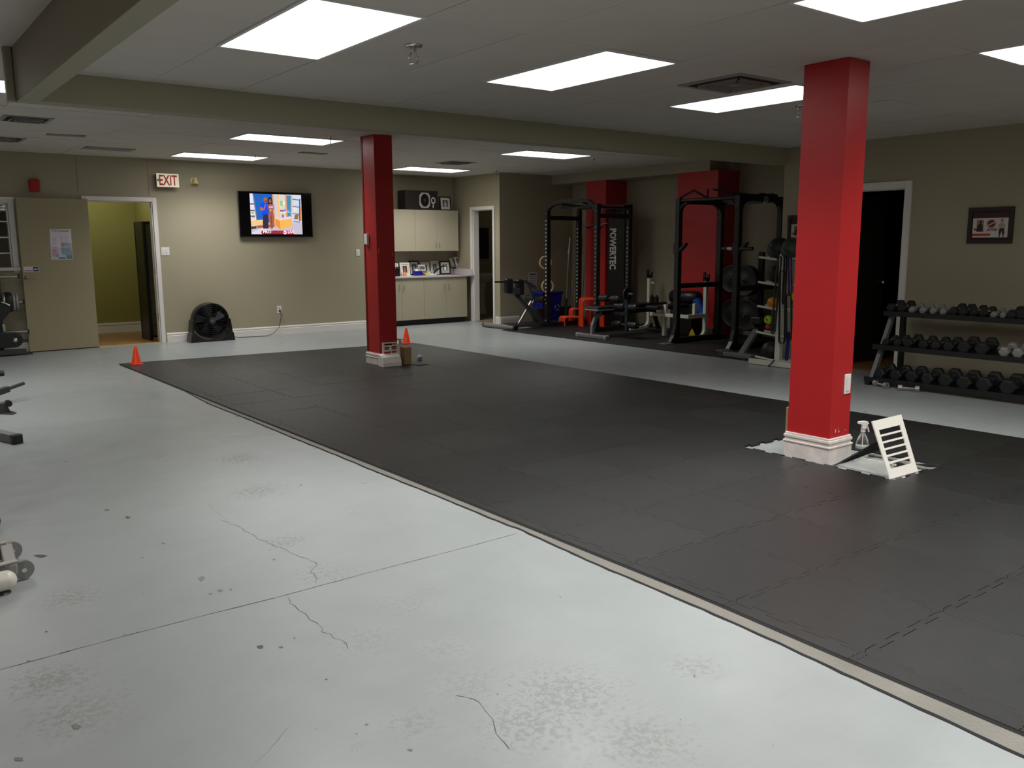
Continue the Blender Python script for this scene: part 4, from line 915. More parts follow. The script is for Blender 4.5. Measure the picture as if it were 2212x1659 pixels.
# washroom sink and mirror
p = Vector((10.32, 14.62, 0)); pr = PY(1049, 690, 14.60)
sx = pr.x
sb = thing('pedestal_sink', 'white pedestal sink seen through the dark washroom door', 'sink', (sx, 14.7, 0))
part('pedestal', MB().lathe([(.12, .008), (.115, .05), (.085, .15), (.08, .45), (.11, .66), (.13, .70)], (sx, 14.75, 0), 24), M_porc, sb)
part('basin', MB().lathe([(.12, .66), (.2, .70), (.27, .77), (.28, .84), (.265, .85), (.25, .84), (.18, .76), (.05, .74)], (sx, 14.7, 0), 32), M_porc, sb)
part('tap', MB().tube([Vector((sx-.05, 14.92, .84)), Vector((sx-.05, 14.92, .95)), Vector((sx-.05, 14.86, .98)), Vector((sx-.05, 14.80, .95))], .012, 8), M_chrome, sb)
a = PY(1030, 492, 14.99); b = PY(1055, 558, 14.99); t = thing('mirror', 'dark framed mirror on the washroom wall', 'mirror', ((a.x+b.x)/2, 15.0, b.z))
part('frame', MB().box(a.x-.16, b.x, 14.965, 14.998, b.z, b.z+.045).box(a.x-.16, b.x, 14.965, 14.998, a.z-.045, a.z).box(a.x-.16, a.x-.115, 14.965, 14.998, b.z+.045, a.z-.045).box(b.x-.045, b.x, 14.965, 14.998, b.z+.045, a.z-.045), M_brown, t, bevel=.004); part('glass', MB().box(a.x-.115, b.x-.045, 14.985, 14.997, b.z+.045, a.z-.045), M_mirror, t)

# ================================================================== ALCOVE
struct('floor', MB().box(8.72, AX-.01, 6.56, 11.62, 0, .009), M_mat2)
struct('floor', MB().box(9.46, AX-.01, 11.62, 12.57, 0, .009), M_mat2)
struct('floor', MB().box(8.70, 9.0, 6.22, 6.555, 0, .009), M_mat2)
FZ = .0095
a = PY(1141, 588, AY-.005); b = PY(1160, 619, AY-.005)
t = thing('wall_notice', 'small white typed notice on the dark alcove wall above the blue bin', 'notice', ((a.x+b.x)/2, AY, b.z))
part('paper', MB().box(a.x, b.x, AY-.002, AY, b.z, a.z, col=srgb(200, 196, 188)), M_print, t)
mb = MB().box(a.x+.03, b.x-.03, AY-.003, AY-.002, a.z-.05, a.z-.03, col=srgb(40, 40, 40))
for k in range(5): mb.box(a.x+.03+.01*(k % 2), b.x-.03-.012*(k % 3), AY-.003, AY-.002, a.z-.085-k*.038, a.z-.075-k*.038, col=srgb(120, 118, 112))
part('typed_lines', mb, M_print, t)['kind'] = 'stuff'

# --- power rack with numbered uprights and the tall shroud
R1 = thing('power_rack', 'black power rack with white numbered uprights and tall POWERTEC lettered tower', 'power rack', (10.0, 11.0, FZ))
ys = (11.60, 10.36); xs_ = (9.70, 10.42); Z1 = 2.0
for yi, y in enumerate(ys):
    for xi, x in enumerate(xs_):
        u_ = part('upright', MB().box(x-.038, x+.038, y-.038, y+.038, FZ, Z1 if yi == 0 else Z1+.07), M_black, R1, bevel=.003)
        mb = MB()
        for k in range(22 if xi == 0 and yi == 0 else 20):
            z = .42+k*.067
            mb.box(x-.0395, x-.0385, y-.012, y+.012, z-.012, z+.012)
        part('hole_markings', mb, M_plate if yi == 0 else M_silver, u_, kind='stuff')
        for z in (Z1-.05, .12): part('bolt', MB().lathe([(.012, 0), (.010, -.008)], (x-.038, y, z), 10, 'x'), M_chrome, u_)
    part('side_rail', MB().box(xs_[0]+.038, xs_[1]-.038, y-.03, y+.03, Z1-.16, Z1-.09), M_black, R1, bevel=.003)
    part('base_rail', MB().box(xs_[0]-.12, 11.0, y-.036, y+.036, FZ, FZ+.07), M_black, R1, bevel=.003)
for xi, x in enumerate(xs_):
    zt_ = Z1-.03 if xi == 0 else Z1
    pts = [Vector((x, ys[0]+.0, zt_)), Vector((x, ys[0]-.03, zt_+.07)), Vector((x, ys[0]-.14, zt_+.13)), Vector((x, ys[0]-.35, zt_+.165)), Vector((x, ys[1]+.35, zt_+.165)), Vector((x, ys[1]+.14, zt_+.13)), Vector((x, ys[1]+.03, zt_+.07)), Vector((x, ys[1], zt_))]
    if xi: pts = [Vector((x, ys[0], zt_)), Vector((x, ys[0]-.03, zt_+.05)), Vector((x, ys[0]-.08, zt_+.06)), Vector((x, ys[0]-.3, zt_+.06)), Vector((x, ys[1]+.3, zt_+.04)), Vector((x, ys[1]+.08, zt_+.04)), Vector((x, ys[1]+.04, zt_+.04)), Vector((x, ys[1]+.03, zt_+.04))]
    else: pts = pts[:-3]+[Vector((x, ys[1]+.20, zt_+.145)), Vector((x, ys[1]+.07, zt_+.06)), Vector((x, ys[1]+.035, zt_))]
    cv = part('curved_top_rail', MB().rtube(pts, .065, .065, (1, 0, 0)), M_black, R1, bevel=.003)
    for q in (2, 3, 4, 5): part('bolt', MB().lathe([(.014, 0), (.010, .012)], pts[q]+Vector((0, 0, .033)), 10, 'z'), M_chrome, cv)
part('top_plate', MB().box(xs_[0]+.04, xs_[1]+.04, ys[1]-.03, ys[1]+.03, Z1+.0, Z1+.06), M_black, R1)
part('silver_rail', MB().box(xs_[0]+.06, xs_[1]-.16, ys[1]-.04, ys[1]-.03, Z1+.03, Z1+.06), M_silver, R1)
for y in (ys[0]-.35, ys[1]+.35): part('pull_up_bar', MB().cyl((xs_[0], y, Z1+.09), (xs_[1], y, Z1+.06), .016, 12), M_black, R1)
part('knurled_bar', MB().cyl((9.86, 10.6, Z1+.04), (9.86, 11.4, Z1+.04), .018, 12), M_dgrey, R1)
part('safety_hook', MB().tube([Vector((10.32, 10.9, Z1+.06)), Vector((10.32, 10.93, Z1+.03)), Vector((10.32, 10.88, Z1)), Vector((10.32, 10.93, Z1-.03)), Vector((10.32, 10.88, Z1-.05))], .005, 6), M_chrome, R1)
# rear tower
part('tower_post', MB().box(10.80, 10.88, 10.84, 10.92, FZ, 2.08), M_black, R1, bevel=.003); part('tower_post', MB().box(10.86, 10.94, 11.22, 11.30, FZ, 2.08), M_black, R1, bevel=.003)
part('tower_top', MB().box(10.80, 10.88, 10.92, 11.22, 2.0, 2.08), M_black, R1, bevel=.003)
sx_ = 10.62; a = PX(1312, 640, sx_); b = PX(1350, 440, sx_)
shr = part('weight_shroud', MB().box(sx_, sx_+.12, b.y, a.y, .42, 1.98), mat('shroud_black', srgb(9, 10, 10), .4), R1, bevel=.006)
tc_ = PX(1324.5, 493, sx_-.002); e_ = PX(1325, 582, sx_-.002)
part('lettering', text_mb('POWERTEC', (tc_.z-e_.z)/8*1.72, tc_+Vector((0, .045, 0)), (0, 0, -1), (0, 1, 0) if False else (0, -1, 0), .002, .004, xs=.93), M_plate, R1) if False else None
hgt = tc_.z-e_.z
lt = text_mb('POWERTEC', 1.0, (0, 0, 0), (1, 0, 0), (0, 1, 0), 0, .035)
wmax = max(v.x for v in lt.v); kx_ = hgt/wmax; ky_ = .075/.72
cyy = (PX(1318, 540, sx_).y+PX(1331, 540, sx_).y)/2; wy = abs(PX(1318, 540, sx_).y-PX(1331, 540, sx_).y)
lt.v = [Vector((sx_-.003, cyy+wy/2-(v.y/.72)*wy, tc_.z-v.x*kx_)) for v in lt.v]
part('lettering', lt, M_plate, R1)
part('guide_rod', MB().cyl((10.72, a.y-.05, FZ), (10.72, a.y-.05, .42), .012, 8).cyl((10.72, b.y+.05, FZ), (10.72, b.y+.05, .42), .012, 8), M_silver, R1)
part('weight_stack', MB().box(10.62, 10.80, b.y+.01, a.y-.01, FZ, .40), M_black, R1)

# rings
for i, (px, py, lab) in enumerate(((1178.5, 567, 'upper pale wooden gymnastic ring hanging in the numbered rack'), (1183, 618.5, 'lower pale wooden gymnastic ring hanging in front of the blue bin'))):
    yy = 11.72-.02*i; c = PY(px, py, yy); t = thing('gymnastic_ring', lab, 'gymnastic ring', c, 0, 'gymnastic rings')
    part('hoop', MB().tube([c+Vector((math.cos(2*PI*k/28)*.098*math.cos(.6), -math.sin(.6)*.098*math.cos(2*PI*k/28), math.sin(2*PI*k/28)*.105)) for k in range(28)], .0145, 10, True), M_ring, t)
    part('strap', MB().box(c.x-.002, c.x+.002, yy-.012, yy+.012, c.z+.105, Z1-.10), M_bandk, t); part('buckle', MB().box(c.x-.008, c.x+.008, yy-.016, yy+.016, c.z+.25, c.z+.32), M_silver, t)

# hyperextension bench
hb = thing('back_extension_bench', 'grey and black back extension bench with two square pads left of the numbered rack', 'exercise bench', (9.0, 11.75, 0))
HY = 11.75
def H(px, py): return PY(px, py, HY)
part('cross_foot', MB().cyl((8.87, 12.32, .04), (8.87, 11.47, .04), .038, 16), M_grey, hb, label='silver grey rounded foot'); part('end_cap', MB().cyl((8.87, 12.35, .04), (8.87, 12.32, .04), .039, 16).cyl((8.87, 11.47, .04), (8.87, 11.43, .04), .045, 16), M_blackpl, hb)
part('spine', MB().bar((8.87, HY-.02, .045), (10.05, HY, .045+FZ), .06, .06), M_dgrey, hb, bevel=.004)
part('rear_foot', MB().box(10.02, 10.09, HY-.05, HY+.4, FZ, FZ+.05), M_dgrey, hb, bevel=.004)
a, b = H(1120, 699), H(1147, 651); part('silver_strut', MB().cyl(a, b, .018, 12), M_silver, hb); a, b = H(1111, 633), H(1169, 697); part('main_beam', MB().bar(a, b, .06, .07), M_dgrey, hb, bevel=.004)
part('adjuster', MB().cyl(H(1146, 655)+Vector((0, -.05, 0)), H(1149, 648)+Vector((0, -.05, 0)), .013, 8), M_chrome, hb)
c = H(1099.5, 618); part('hip_pad', MB().box(c.x-.075, c.x+.08, HY-.03, HY+.07, c.z-.125, c.z+.125), M_pad, hb, bevel=.03, seg=3)
c = H(1121, 620); part('hip_pad', MB().box(c.x-.075, c.x+.075, HY-.07, HY+.03, c.z-.14, c.z+.13), M_pad, hb, bevel=.03, seg=3)
part('pad_bracket', MB().box(H(1105, 625).x, H(1116, 625).x, HY-.1, HY+.1, H(1110, 636).z, H(1110, 622).z), M_dgrey, hb)
part('handle', MB().cyl(H(1069, 609), H(1092, 609), .014, 10), M_blackpl, hb); part('handle', MB().cyl(H(1069, 609)+Vector((.1, -.3, 0)), H(1092, 609)+Vector((.1, -.3, 0)), .014, 10), M_blackpl, hb)
part('upper_arm', MB().bar(H(1131, 606), H(1156, 621), .05, .05), M_dgrey, hb, bevel=.004); part('upper_arm', MB().bar(H(1140, 612), H(1152, 645), .045, .045), M_dgrey, hb, bevel=.004)
c = H(1157, 646); part('ankle_roller', MB().cyl(c+Vector((0, -.24, 0)), c+Vector((0, -.03, 0)), .058, 18), M_pad, hb); part('ankle_roller', MB().cyl(c+Vector((0, .03, 0)), c+Vector((0, .24, 0)), .058, 18), M_pad, hb)
part('roller_axle', MB().cyl(c+Vector((0, -.27, 0)), c+Vector((0, .27, 0)), .014, 10), M_silver, hb)
part('foot_plate', MB().prism([H(1160, 668), H(1178, 665), H(1190, 690), H(1176, 697)], (0, .28, 0)), M_dgrey, hb)

# blue bin
a = PY(1159, 633, 12.2); b = PY(1216, 692, 12.2)
bn = thing('recycling_bin', 'dark blue plastic bin with white recycling arrows behind the numbered rack', 'bin', ((a.x+b.x)/2, 12.35, FZ))
x0, x1, z1 = a.x+.12, b.x, a.z
def taper(mb, x0, x1, y0, y1, z0, z1, k): mb.add([(x0+k, y0+k, z0), (x1-k, y0+k, z0), (x1-k, y1-k, z0), (x0+k, y1-k, z0), (x0, y0, z1), (x1, y0, z1), (x1, y1, z1), (x0, y1, z1)], [(3, 2, 1, 0), (4, 5, 6, 7), (0, 1, 5, 4), (1, 2, 6, 5), (2, 3, 7, 6), (3, 0, 4, 7)]); return mb
part('body', taper(MB(), x0+.02, x1-.02, 12.2, 12.52, FZ, z1-.03, .04), M_blue, bn, bevel=.006); part('rim', MB().box(x0, x1, 12.18, 12.54, z1-.03, z1+.005), M_blue, bn, bevel=.005)
c = PY(1204, 664, 12.2)
mb = MB()
for k in range(3):
    t0 = 2*PI*k/3; mb.tube([c+Vector((math.cos(t0+j*.35)*.05, .005, math.sin(t0+j*.35)*.05)) for j in range(5)], .006, 4)
part('recycling_arrows', mb, M_plate, bn)

# barbells leaning in the corner
for i, (pxt, pyt, pxc, pyc, pxb, pyb, lab) in enumerate(((1232, 513, 1229, 546, 1222.5, 664, 'steel barbell standing upright, left one by the alcove corner'), (1257, 513, 1253.5, 546, 1247, 668, 'steel barbell standing upright beside the red pilaster'))):
    Y_ = 12.25 if i == 0 else 11.82
    T, C_, B_ = PY(pxt, pyt, Y_), PY(pxc, pyc, Y_), PY(pxb, pyb, Y_)
    B_ = C_+(B_-C_)*((C_.z-.012)/(C_.z-B_.z)) 
    t = thing('barbell', lab, 'barbell', B_, 0, 'barbells standing in the alcove corner')
    part('sleeve', MB().cyl(C_, T, .024, 12), M_silver, t); part('collar', MB().cyl(C_+(T-C_).normalized()*-.02, C_+(T-C_).normalized()*.02, .038, 14), M_silver, t)
    S2 = B_+(C_-B_).normalized()*.42; part('shaft', MB().cyl(S2, C_, .0145, 10), M_silver, t); part('sleeve', MB().cyl(B_, S2, .025, 12), M_dgrey, t); part('collar', MB().cyl(S2, S2+(C_-B_).normalized()*.03, .038, 14), M_silver, t)
X_ = 10.62; P = [PX(*q, X_) for q in ((1251, 485), (1258, 486), (1264, 491), (1270, 489), (1277, 485), (1284, 484), (1291, 488), (1297, 489), (1304, 483), (1313, 482))]
t = thing('curl_bar', 'zigzag steel curl bar held level across the red pilaster', 'barbell', P[0]); part('shaft', MB().tube(P, .013, 8), M_silver, t)
for s, q in ((0, P[3]), (1, P[7])): part('wall_hook', MB().cyl(q+Vector((.024, 0, -.022)), q+Vector((-.03, 0, -.022)), .009, 8), M_black, t)
P = [PX(*q, 10.7) for q in ((1238, 600), (1235.5, 612), (1238, 622), (1236, 640), (1234, 650), (1236, 662))]; P.append(Vector((10.7, P[-1].y+.02, .05)))
t = thing('curl_bar', 'curved steel curl bar standing behind the rack upright', 'barbell', P[-1]); part('shaft', MB().tube(P, .014, 8), M_silver, t)
P = [PX(1262, 575, 10.95), PX(1258, 640, 10.95)]; P.append(P[1]+(P[1]-P[0]).normalized()*((P[1].z-.02)/abs((P[1]-P[0]).normalized().z)))
t = thing('wooden_pole', 'thin pale pole leaning by the red pilaster', 'pole', P[-1]); part('stick', MB().cyl(P[0], P[-1], .010, 8), M_tan, t)
t = thing('bar_holder', 'low black barbell holder box at the alcove corner', 'holder', (10.75, 12.05, FZ)); part('box', MB().box(10.55, 10.95, 12.38, 12.5, FZ, .26), M_black, t, bevel=.005)

# orange hurdles
def hurdle(w, h, fl_, label, loc, rotz):
    t = thing('training_hurdle', label, 'hurdle', loc, rotz, 'orange hurdles stacked by the red pilaster')
    pts = [Vector((-w/2, 0, .02))]+arc((-w/2+.05, 0, h-.05), .05, PI, PI/2, 5, (1, 0, 0), (0, 0, 1))+arc((w/2-.05, 0, h-.05), .05, PI/2, 0, 5, (1, 0, 0), (0, 0, 1))+[Vector((w/2, 0, .02))]
    part('frame', MB().tube(pts, .0125, 8), M_hurdle, t, local=True)
    for s in (-1, 1): part('foot', MB().tube([Vector((s*w/2, -fl_, .013)), Vector((s*w/2, fl_, .013))], .0125, 8), M_hurdle, t, local=True)
    return t
vd = Vector((CF.x, CF.y, 0)).normalized(); rz = math.atan2(CR.y, CR.x)
NM = ('nearest', 'second', 'third', 'fourth', 'farthest')
for k in range(5):
    q = PZ(1281, 706, FZ)+vd*.04*k-CR*.012*k; q.z = FZ; hurdle(.36, .47+.006*k, .06, 'tall orange hurdle, %s of the nested stack by the red pilaster' % NM[k], q, rz+.02*k)
for k in range(4):
    q = PZ(1256, 701, FZ)+vd*.05*k-CR*.014*k; q.z = FZ; hurdle(.33, .28, .05, 'medium orange hurdle, %s of the row left of the tall ones' % (NM[0], NM[1], NM[2], NM[4])[k], q, rz)
for k in range(5):
    q = PZ(1240, 703, FZ)+vd*.05*k-CR*.02*k; q.z = FZ; hurdle(.34, .145, .05, 'low orange hurdle, %s of the row on the rubber floor' % NM[k], q, rz+.05)

# leg curl bench in front of the rack
LY = 9.72
def Lc(px, py): return PY(px, py, LY)
lb = thing('leg_curl_bench', 'black and grey leg curl bench with foam rollers in front of the numbered rack', 'exercise bench', (9.1, LY, FZ))
a = PZ(1254, 730, .03); b = PZ(1316, 735, .03)
a = Vector((9.0, 9.98, .04)); b = Vector((9.0, 9.42, .04))
part('front_foot', MB().rtube([a, a.lerp(b, .5), b], .075, .06, (0, 0, 1)), M_grey, lb, bevel=.012); 
for q, r in ((a, a+Vector((0, .06, 0))), (b, b-Vector((0, .06, 0)))): part('foot_cap', MB().rtube([q, r], .09, .072, (0, 0, 1)), M_greyh, lb, bevel=.015)
part('curved_leg', MB().rtube([Vector((9.02, LY, .06)), Vector((9.03, LY, .2)), Vector((9.08, LY, .31)), Vector((9.18, LY, .37)), Vector((9.35, LY, .39))], .06, .05, (0, 1, 0)), M_grey, lb, bevel=.005)
part('frame_tube', MB().bar((9.2, LY, .38), (10.4, LY, .38), .05, .06), M_black, lb, bevel=.004); part('rear_leg', MB().bar((10.35, LY, .38), (10.5, LY, .03), .05, .05), M_black, lb); part('rear_foot', MB().box(10.45, 10.53, LY-.26, LY+.26, FZ, .06), M_black, lb, bevel=.005)
part('seat_pad', MB().box(9.0, 9.34, LY-.14, LY+.14, .425, .49), M_pad, lb, bevel=.025, seg=3); part('seat_trim', MB().box(8.99, 9.35, LY-.145, LY+.145, .425, .45), M_grey, lb, bevel=.01)
part('bench_pad', MB().box(9.38, 10.55, LY-.13, LY+.13, .43, .50), M_pad, lb, bevel=.02, seg=3)
part('roller_post', MB().box(9.33, 9.38, LY-.43-.0, LY-.38, .12, .60), mat('navy_metal', srgb(26, 32, 44), .4), lb, bevel=.004)
part('roller_arm', MB().box(9.33, 9.38, LY-.40, LY, .36, .41), M_black, lb)
for z, y0, y1 in ((.60, .02, .20), (.60, -.24, -.06), (.49, -.34, -.14), (.49, -.62, -.44), (.22, -.28, -.10), (.22, -.62, -.42)):
    part('foam_roller', MB().lathe([(.02, y0), (.046, y0+.005), (.052, y0+.02), (.052, y1-.02), (.046, y1-.005), (.02, y1)], (9.36, LY, z), 20, 'y'), M_pad, lb)
for z, y0, y1 in ((.60, -.26, .22), (.49, -.64, -.12), (.22, -.64, -.08)): part('roller_axle', MB().cyl((9.36, LY+y0, z), (9.36, LY+y1, z), .012, 8), M_dgrey, lb)
c = PX(1368.6, 634, 9.55); part('weight_peg', MB().cyl((9.38, c.y, c.z), (9.38, c.y-.16, c.z), .022, 12), M_dgrey, lb)
part('peg_post', MB().box(9.36, 9.40, c.y-.02, c.y+.02, .4, c.z+.02), M_black, lb)
t = thing('weight_plate', 'small black iron plate on the peg of the leg curl bench', 'weight plate', (9.38, c.y, c.z-.08)); part('disc', MB().lathe([(.025, -.03), (.05, -.03), (.055, -.024), (.09, -.024), (.095, -.030), (.10, -.028), (.10, -.008), (.095, -.005), (.025, -.005)], (9.38, c.y-.03, c.z), 28, 'y'), M_rubber, t)

# white bench press frame
def wb_frame():
    t = thing('white_bench_frame', 'white steel bench press frame with curved base inside the second rack', 'bench frame', (10.2, 8.9, FZ)); 
    yN, yF = 8.56, 9.62
    for k, y in enumerate((yN, yF)):
        x = 10.25 if k == 0 else 10.75
        X0 = x; top = PY(1527, 607, yN).z if k == 0 else PX(1403, 600, 10.75).z
        if k: y = PX(1403, 600, 10.75).y
        part('upright', MB().rtube([Vector((X0, y, top)), Vector((X0, y, .16))]+arc((X0-.12, y, .16), .12, 0, -PI/2, 6, (1, 0, 0), (0, 0, 1))[1:]+[Vector((X0-.46, y, .04))], .055, .055, (0, 1, 0)), M_whitemetal, t, bevel=.004)
        hk = part('bar_hook', MB().box(X0-.04, X0+.04, y-.03, y+.03, top, top+.03).box(X0-.05, X0-.03, y-.02, y+.02, top+.03, top+.14).box(X0-.05, X0+.06, y-.02, y+.02, top+.03, top+.05).box(X0+.045, X0+.06, y-.02, y+.02, top+.05, top+.10), M_blackpl, t)
    return t
wbf = wb_frame()
c = PX(1514, 690, 10.25); 
yN = 8.56
part('side_rail', MB().bar((10.24, yN, .36), (9.84, yN, .36), .05, .06), M_whitemetal, wbf, bevel=.004)
part('side_post', MB().box(9.98, 10.03, yN-.025, yN+.025, .39, .55), M_whitemetal, wbf, bevel=.004); part('side_post', MB().box(9.84, 9.89, 8.98, 9.03, .39, .52), M_whitemetal, wbf, bevel=.004)
part('cross_rail', MB().bar((9.86, yN, .36), (9.86, 9.3, .36), .05, .05), M_whitemetal, wbf, bevel=.004)
part('bench_pad', MB().box(9.7, 10.6, 9.02, 9.28, .44, .50), M_pad, wbf, bevel=.02); part('pad_leg', MB().box(9.95, 10.0, 9.1, 9.15, .03, .44), M_whitemetal, wbf); part('pad_leg', MB().box(10.5, 10.55, 9.1, 9.15, .03, .44), M_whitemetal, wbf)
part('peg', MB().cyl((10.78, PX(1403, 600, 10.75).y-.03, .78), (10.78, PX(1403, 600, 10.75).y-.08, .78), .02, 10), M_whitemetal, wbf)
for k, px in enumerate((1408, 1418)):
    c = PX(px, 659, 10.2); t = thing('bar_collar', ('left', 'right')[k]+' of two small black spring collars on the bench end', 'collar', (10.2, c.y, .5), 0, 'spring collars'); part('ring', MB().cyl((10.2, c.y, .505), (10.2, c.y, .60), .035, 16), M_blackpl, t); part('grip', MB().box(10.19, 10.21, c.y-.012, c.y+.012, .60, .63), M_blackpl, t)

# long black roll and blue foam roller
a = PX(1447, 642, 10.45); b = PX(1506, 642, 10.45)
t = thing('heavy_bag', 'black padded cylinder lying behind the white bench frame', 'punch bag', (10.45, (a.y+b.y)/2, .6)); part('roll', MB().lathe([(.07, b.y), (.10, b.y+.02), (.10, a.y-.02), (.07, a.y)], (10.50, 0, .60), 24, 'y'), M_pad, t); part('support_box', MB().box(10.40, 10.62, b.y+.06, a.y-.06, FZ, .505), M_black, t)
a = PX(1505, 647, 10.36); b = PX(1520, 682, 10.36)
t = thing('foam_roller', 'bright blue textured foam roller leaning by the white frame', 'foam roller', b); mb = MB(); 
d_ = (a-b).normalized(); part('core', MB().cyl(b, a, .062, 20), M_foam, t)
for k in range(9):
    q = b.lerp(a, (k+.5)/9); part('ridge', MB().cyl(q-d_*.009, q+d_*.009, .070, 18), M_foam, t)
part('stand', MB().cyl(Vector((b.x, b.y, FZ)), b, .03, 10), M_black, t)
a = PX(1495, 712, 10.22); t = thing('agility_pyramid', 'small yellow pyramid marker on the black floor inside the second rack', 'marker', (10.22, a.y, FZ)); part('body', MB().lathe([(.065, FZ), (.062, .05), (.04, .09), (.0, .15)], (10.22, a.y, 0), 4, smooth=False), M_yellow, t)

# --- second power rack
R2 = thing('squat_rack', 'plain black power rack with pull-up bars between the red pilaster and the ball tree', 'power rack', (9.9, 7.8, FZ))
yl, yr = 8.46, 7.42; xf, xb = 9.50, 10.42; ZT = 2.06
for (x, y) in ((xf, yl), (xf, yr), (xb, yl), (xb, yr)):
    u_ = part('upright', MB().box(x-.038, x+.038, y-.038, y+.038, FZ, ZT), M_black, R2, bevel=.003)
    mb = MB()
    for k in range(17): mb.lathe([(.011, -.0005), (.011, 0)], (x-.0382, y, .25+k*.1), 8, 'x')
    part('peg_holes', mb, M_dark, u_, kind='stuff')
for y in (yl, yr):
    part('top_rail', MB().bar((xf+.038, y, ZT-.04), (xb-.038, y, ZT-.04), .07, .07), M_black, R2, bevel=.003)
    part('base_rail', MB().bar((xf-.10, y, .05), (xb-.038, y, .05), .07, .07), M_black, R2, bevel=.003)
    part('foot_plate', MB().box(xf-.30, xf-.12, y-.07, y+.07, FZ, FZ+.008), M_grey, R2); part('foot_hole', MB().lathe([(.022, .0083), (.022, .0088)], (xf-.22, y, FZ), 14, 'z'), M_dark, R2)
    part('foot_gusset', MB().rtube([Vector((xf-.03, y-.0, .28)), Vector((xf-.07, y, .12)), Vector((xf-.14, y, .025))], .012, .06, (0, 1, 0)), M_black, R2)
    for s in (1, -1):
        xx = xf if s == 1 else xb; part('corner_gusset', MB().rtube(arc((xx+s*.16, y, ZT-.20), .125, PI if s == 1 else 0, PI/2, 5, (1, 0, 0), (0, 0, 1)), .02, .06, (0, 1, 0)), M_black, R2)
    part('spotter_arm', MB().bar((xf+.02, y, .83), (xb-.02, y, .83), .045, .07), M_black, R2, bevel=.003)
part('rear_crossbar', MB().bar((xb, yl-.038, ZT-.04), (xb, yr+.038, ZT-.04), .07, .07), M_black, R2, bevel=.003)
part('front_crossbar', MB().cyl((xf, yl-.03, ZT-.03), (xf, yr+.03, ZT-.03), .022, 14), M_black, R2)
part('corner_gusset', MB().rtube(arc((xf, yl-.16, ZT-.20), .13, 0, PI/2, 5, (0, 1, 0), (0, 0, 1)), .02, .06, (1, 0, 0)).rtube(arc((xf, yr+.16, ZT-.20), .13, PI, PI/2, 5, (0, 1, 0), (0, 0, 1)), .02, .06, (1, 0, 0)), M_black, R2)
part('angled_grip', MB().tube([Vector((xf, yl, ZT)), Vector((xf+.05, yl-.22, ZT+.10)), Vector((xf+.1, yl-.40, ZT))], .016, 8).tube([Vector((xf+.15, yr+.66, ZT+.12)), Vector((xf+.15, yr+.66, ZT)), Vector((xf+.15, yr+.5, ZT-.01))], .014, 8).tube([Vector((xf+.1, yr+.52, ZT+.10)), Vector((xf+.2, yr+.1, ZT+.02)), Vector((xb-.1, yr+.05, ZT))], .016, 8), M_black, R2)
part('spare_grip', MB().tube([Vector((xf+.05, yl-.5, ZT-.02)), Vector((xf+.04, yl-.62, ZT-.02))], .02, 8), mat('pink_tape', srgb(220, 140, 150), .5), R2)
for (y, s) in ((yl, -1), (yr, -1)):
    jh = part('j_hook', MB().box(xf-.05, xf-.038, y-.045, y+.045, 1.28, 1.44).prism([Vector((xf-.04, y-.04, 1.30)), Vector((xf-.04, y-.15, 1.40)), Vector((xf-.04, y-.17, 1.44)), Vector((xf-.04, y-.14, 1.43)), Vector((xf-.04, y-.04, 1.36))], (.06, 0, 0)), M_black, R2)
part('dip_handle', MB().cyl((xf-.02, yr-.04, 1.36), (xf-.02, yr-.26, 1.36), .024, 12), M_blackpl, R2); part('dip_handle', MB().cyl((xf-.02, yr+.24, 1.36), (xf-.02, yr+.04, 1.36), .024, 12), M_blackpl, R2); part('chrome_sleeve', MB().cyl((xf-.02, yr+.06, 1.36), (xf-.02, yr+.14, 1.36), .028, 12), M_silver, R2)
part('multi_grip', MB().tube([Vector((xb-.55+.1*k, yr-.02, ZT+.0+.012*(k % 2))) for k in range(5)], .03, 8), M_blackpl, R2)
for k in range(2):
    c = PY(1648+4*k, 428, yr-.01) ; 
    part('carabiner', MB().tube([Vector((c.x+math.cos(2*PI*i/12)*.018, yr-.05, ZT-.06+math.sin(2*PI*i/12)*.06)) for i in range(12)], .004, 6, True), M_chrome, R2)
# big bumper plates stored on the rear pegs
def _pl(px, py, x): q = PX(px, py, x); return (x, q.y, q.z)
PL = [_pl(1579, 603, 10.66)+(.21, 'upper left'), _pl(1606, 607, 10.46)+(.225, 'upper right'), _pl(1582, 677, 10.66)+(.215, 'lower left'), _pl(1610, 681, 10.46)+(.235, 'lower right')]
for k, (x, y, z, r, w_) in enumerate(PL):
    for j in range(2):
        t = thing('bumper_plate', 'black bumper plate, %s plate of the %s pair behind the second rack' % (('front', 'rear')[j], w_), 'weight plate', (x+.07*j, y, z-r), 0, 'bumper plates on the rack pegs')
        part('disc', MB().lathe([(.026, 0), (.07, 0), (.08, .006), (r-.03, .006), (r-.02, 0), (r-.004, 0), (r, .004), (r, .052), (r-.004, .056), (.026, .056)], (x+.07*j, y, z), 36, 'x'), M_rubber, t)
        part('steel_hub', MB().lathe([(.016, -.004), (.035, -.004), (.035, .0)], (x+.07*j, y, z), 16, 'x'), M_dgrey, t)
    part('storage_peg', MB().cyl((x-.04, y, z), (10.92, y, z), .016, 12), M_dgrey, R2)
part('storage_post', MB().box(10.92, 10.98, 8.06, 8.14, FZ, 1.3), M_black, R2, bevel=.003)

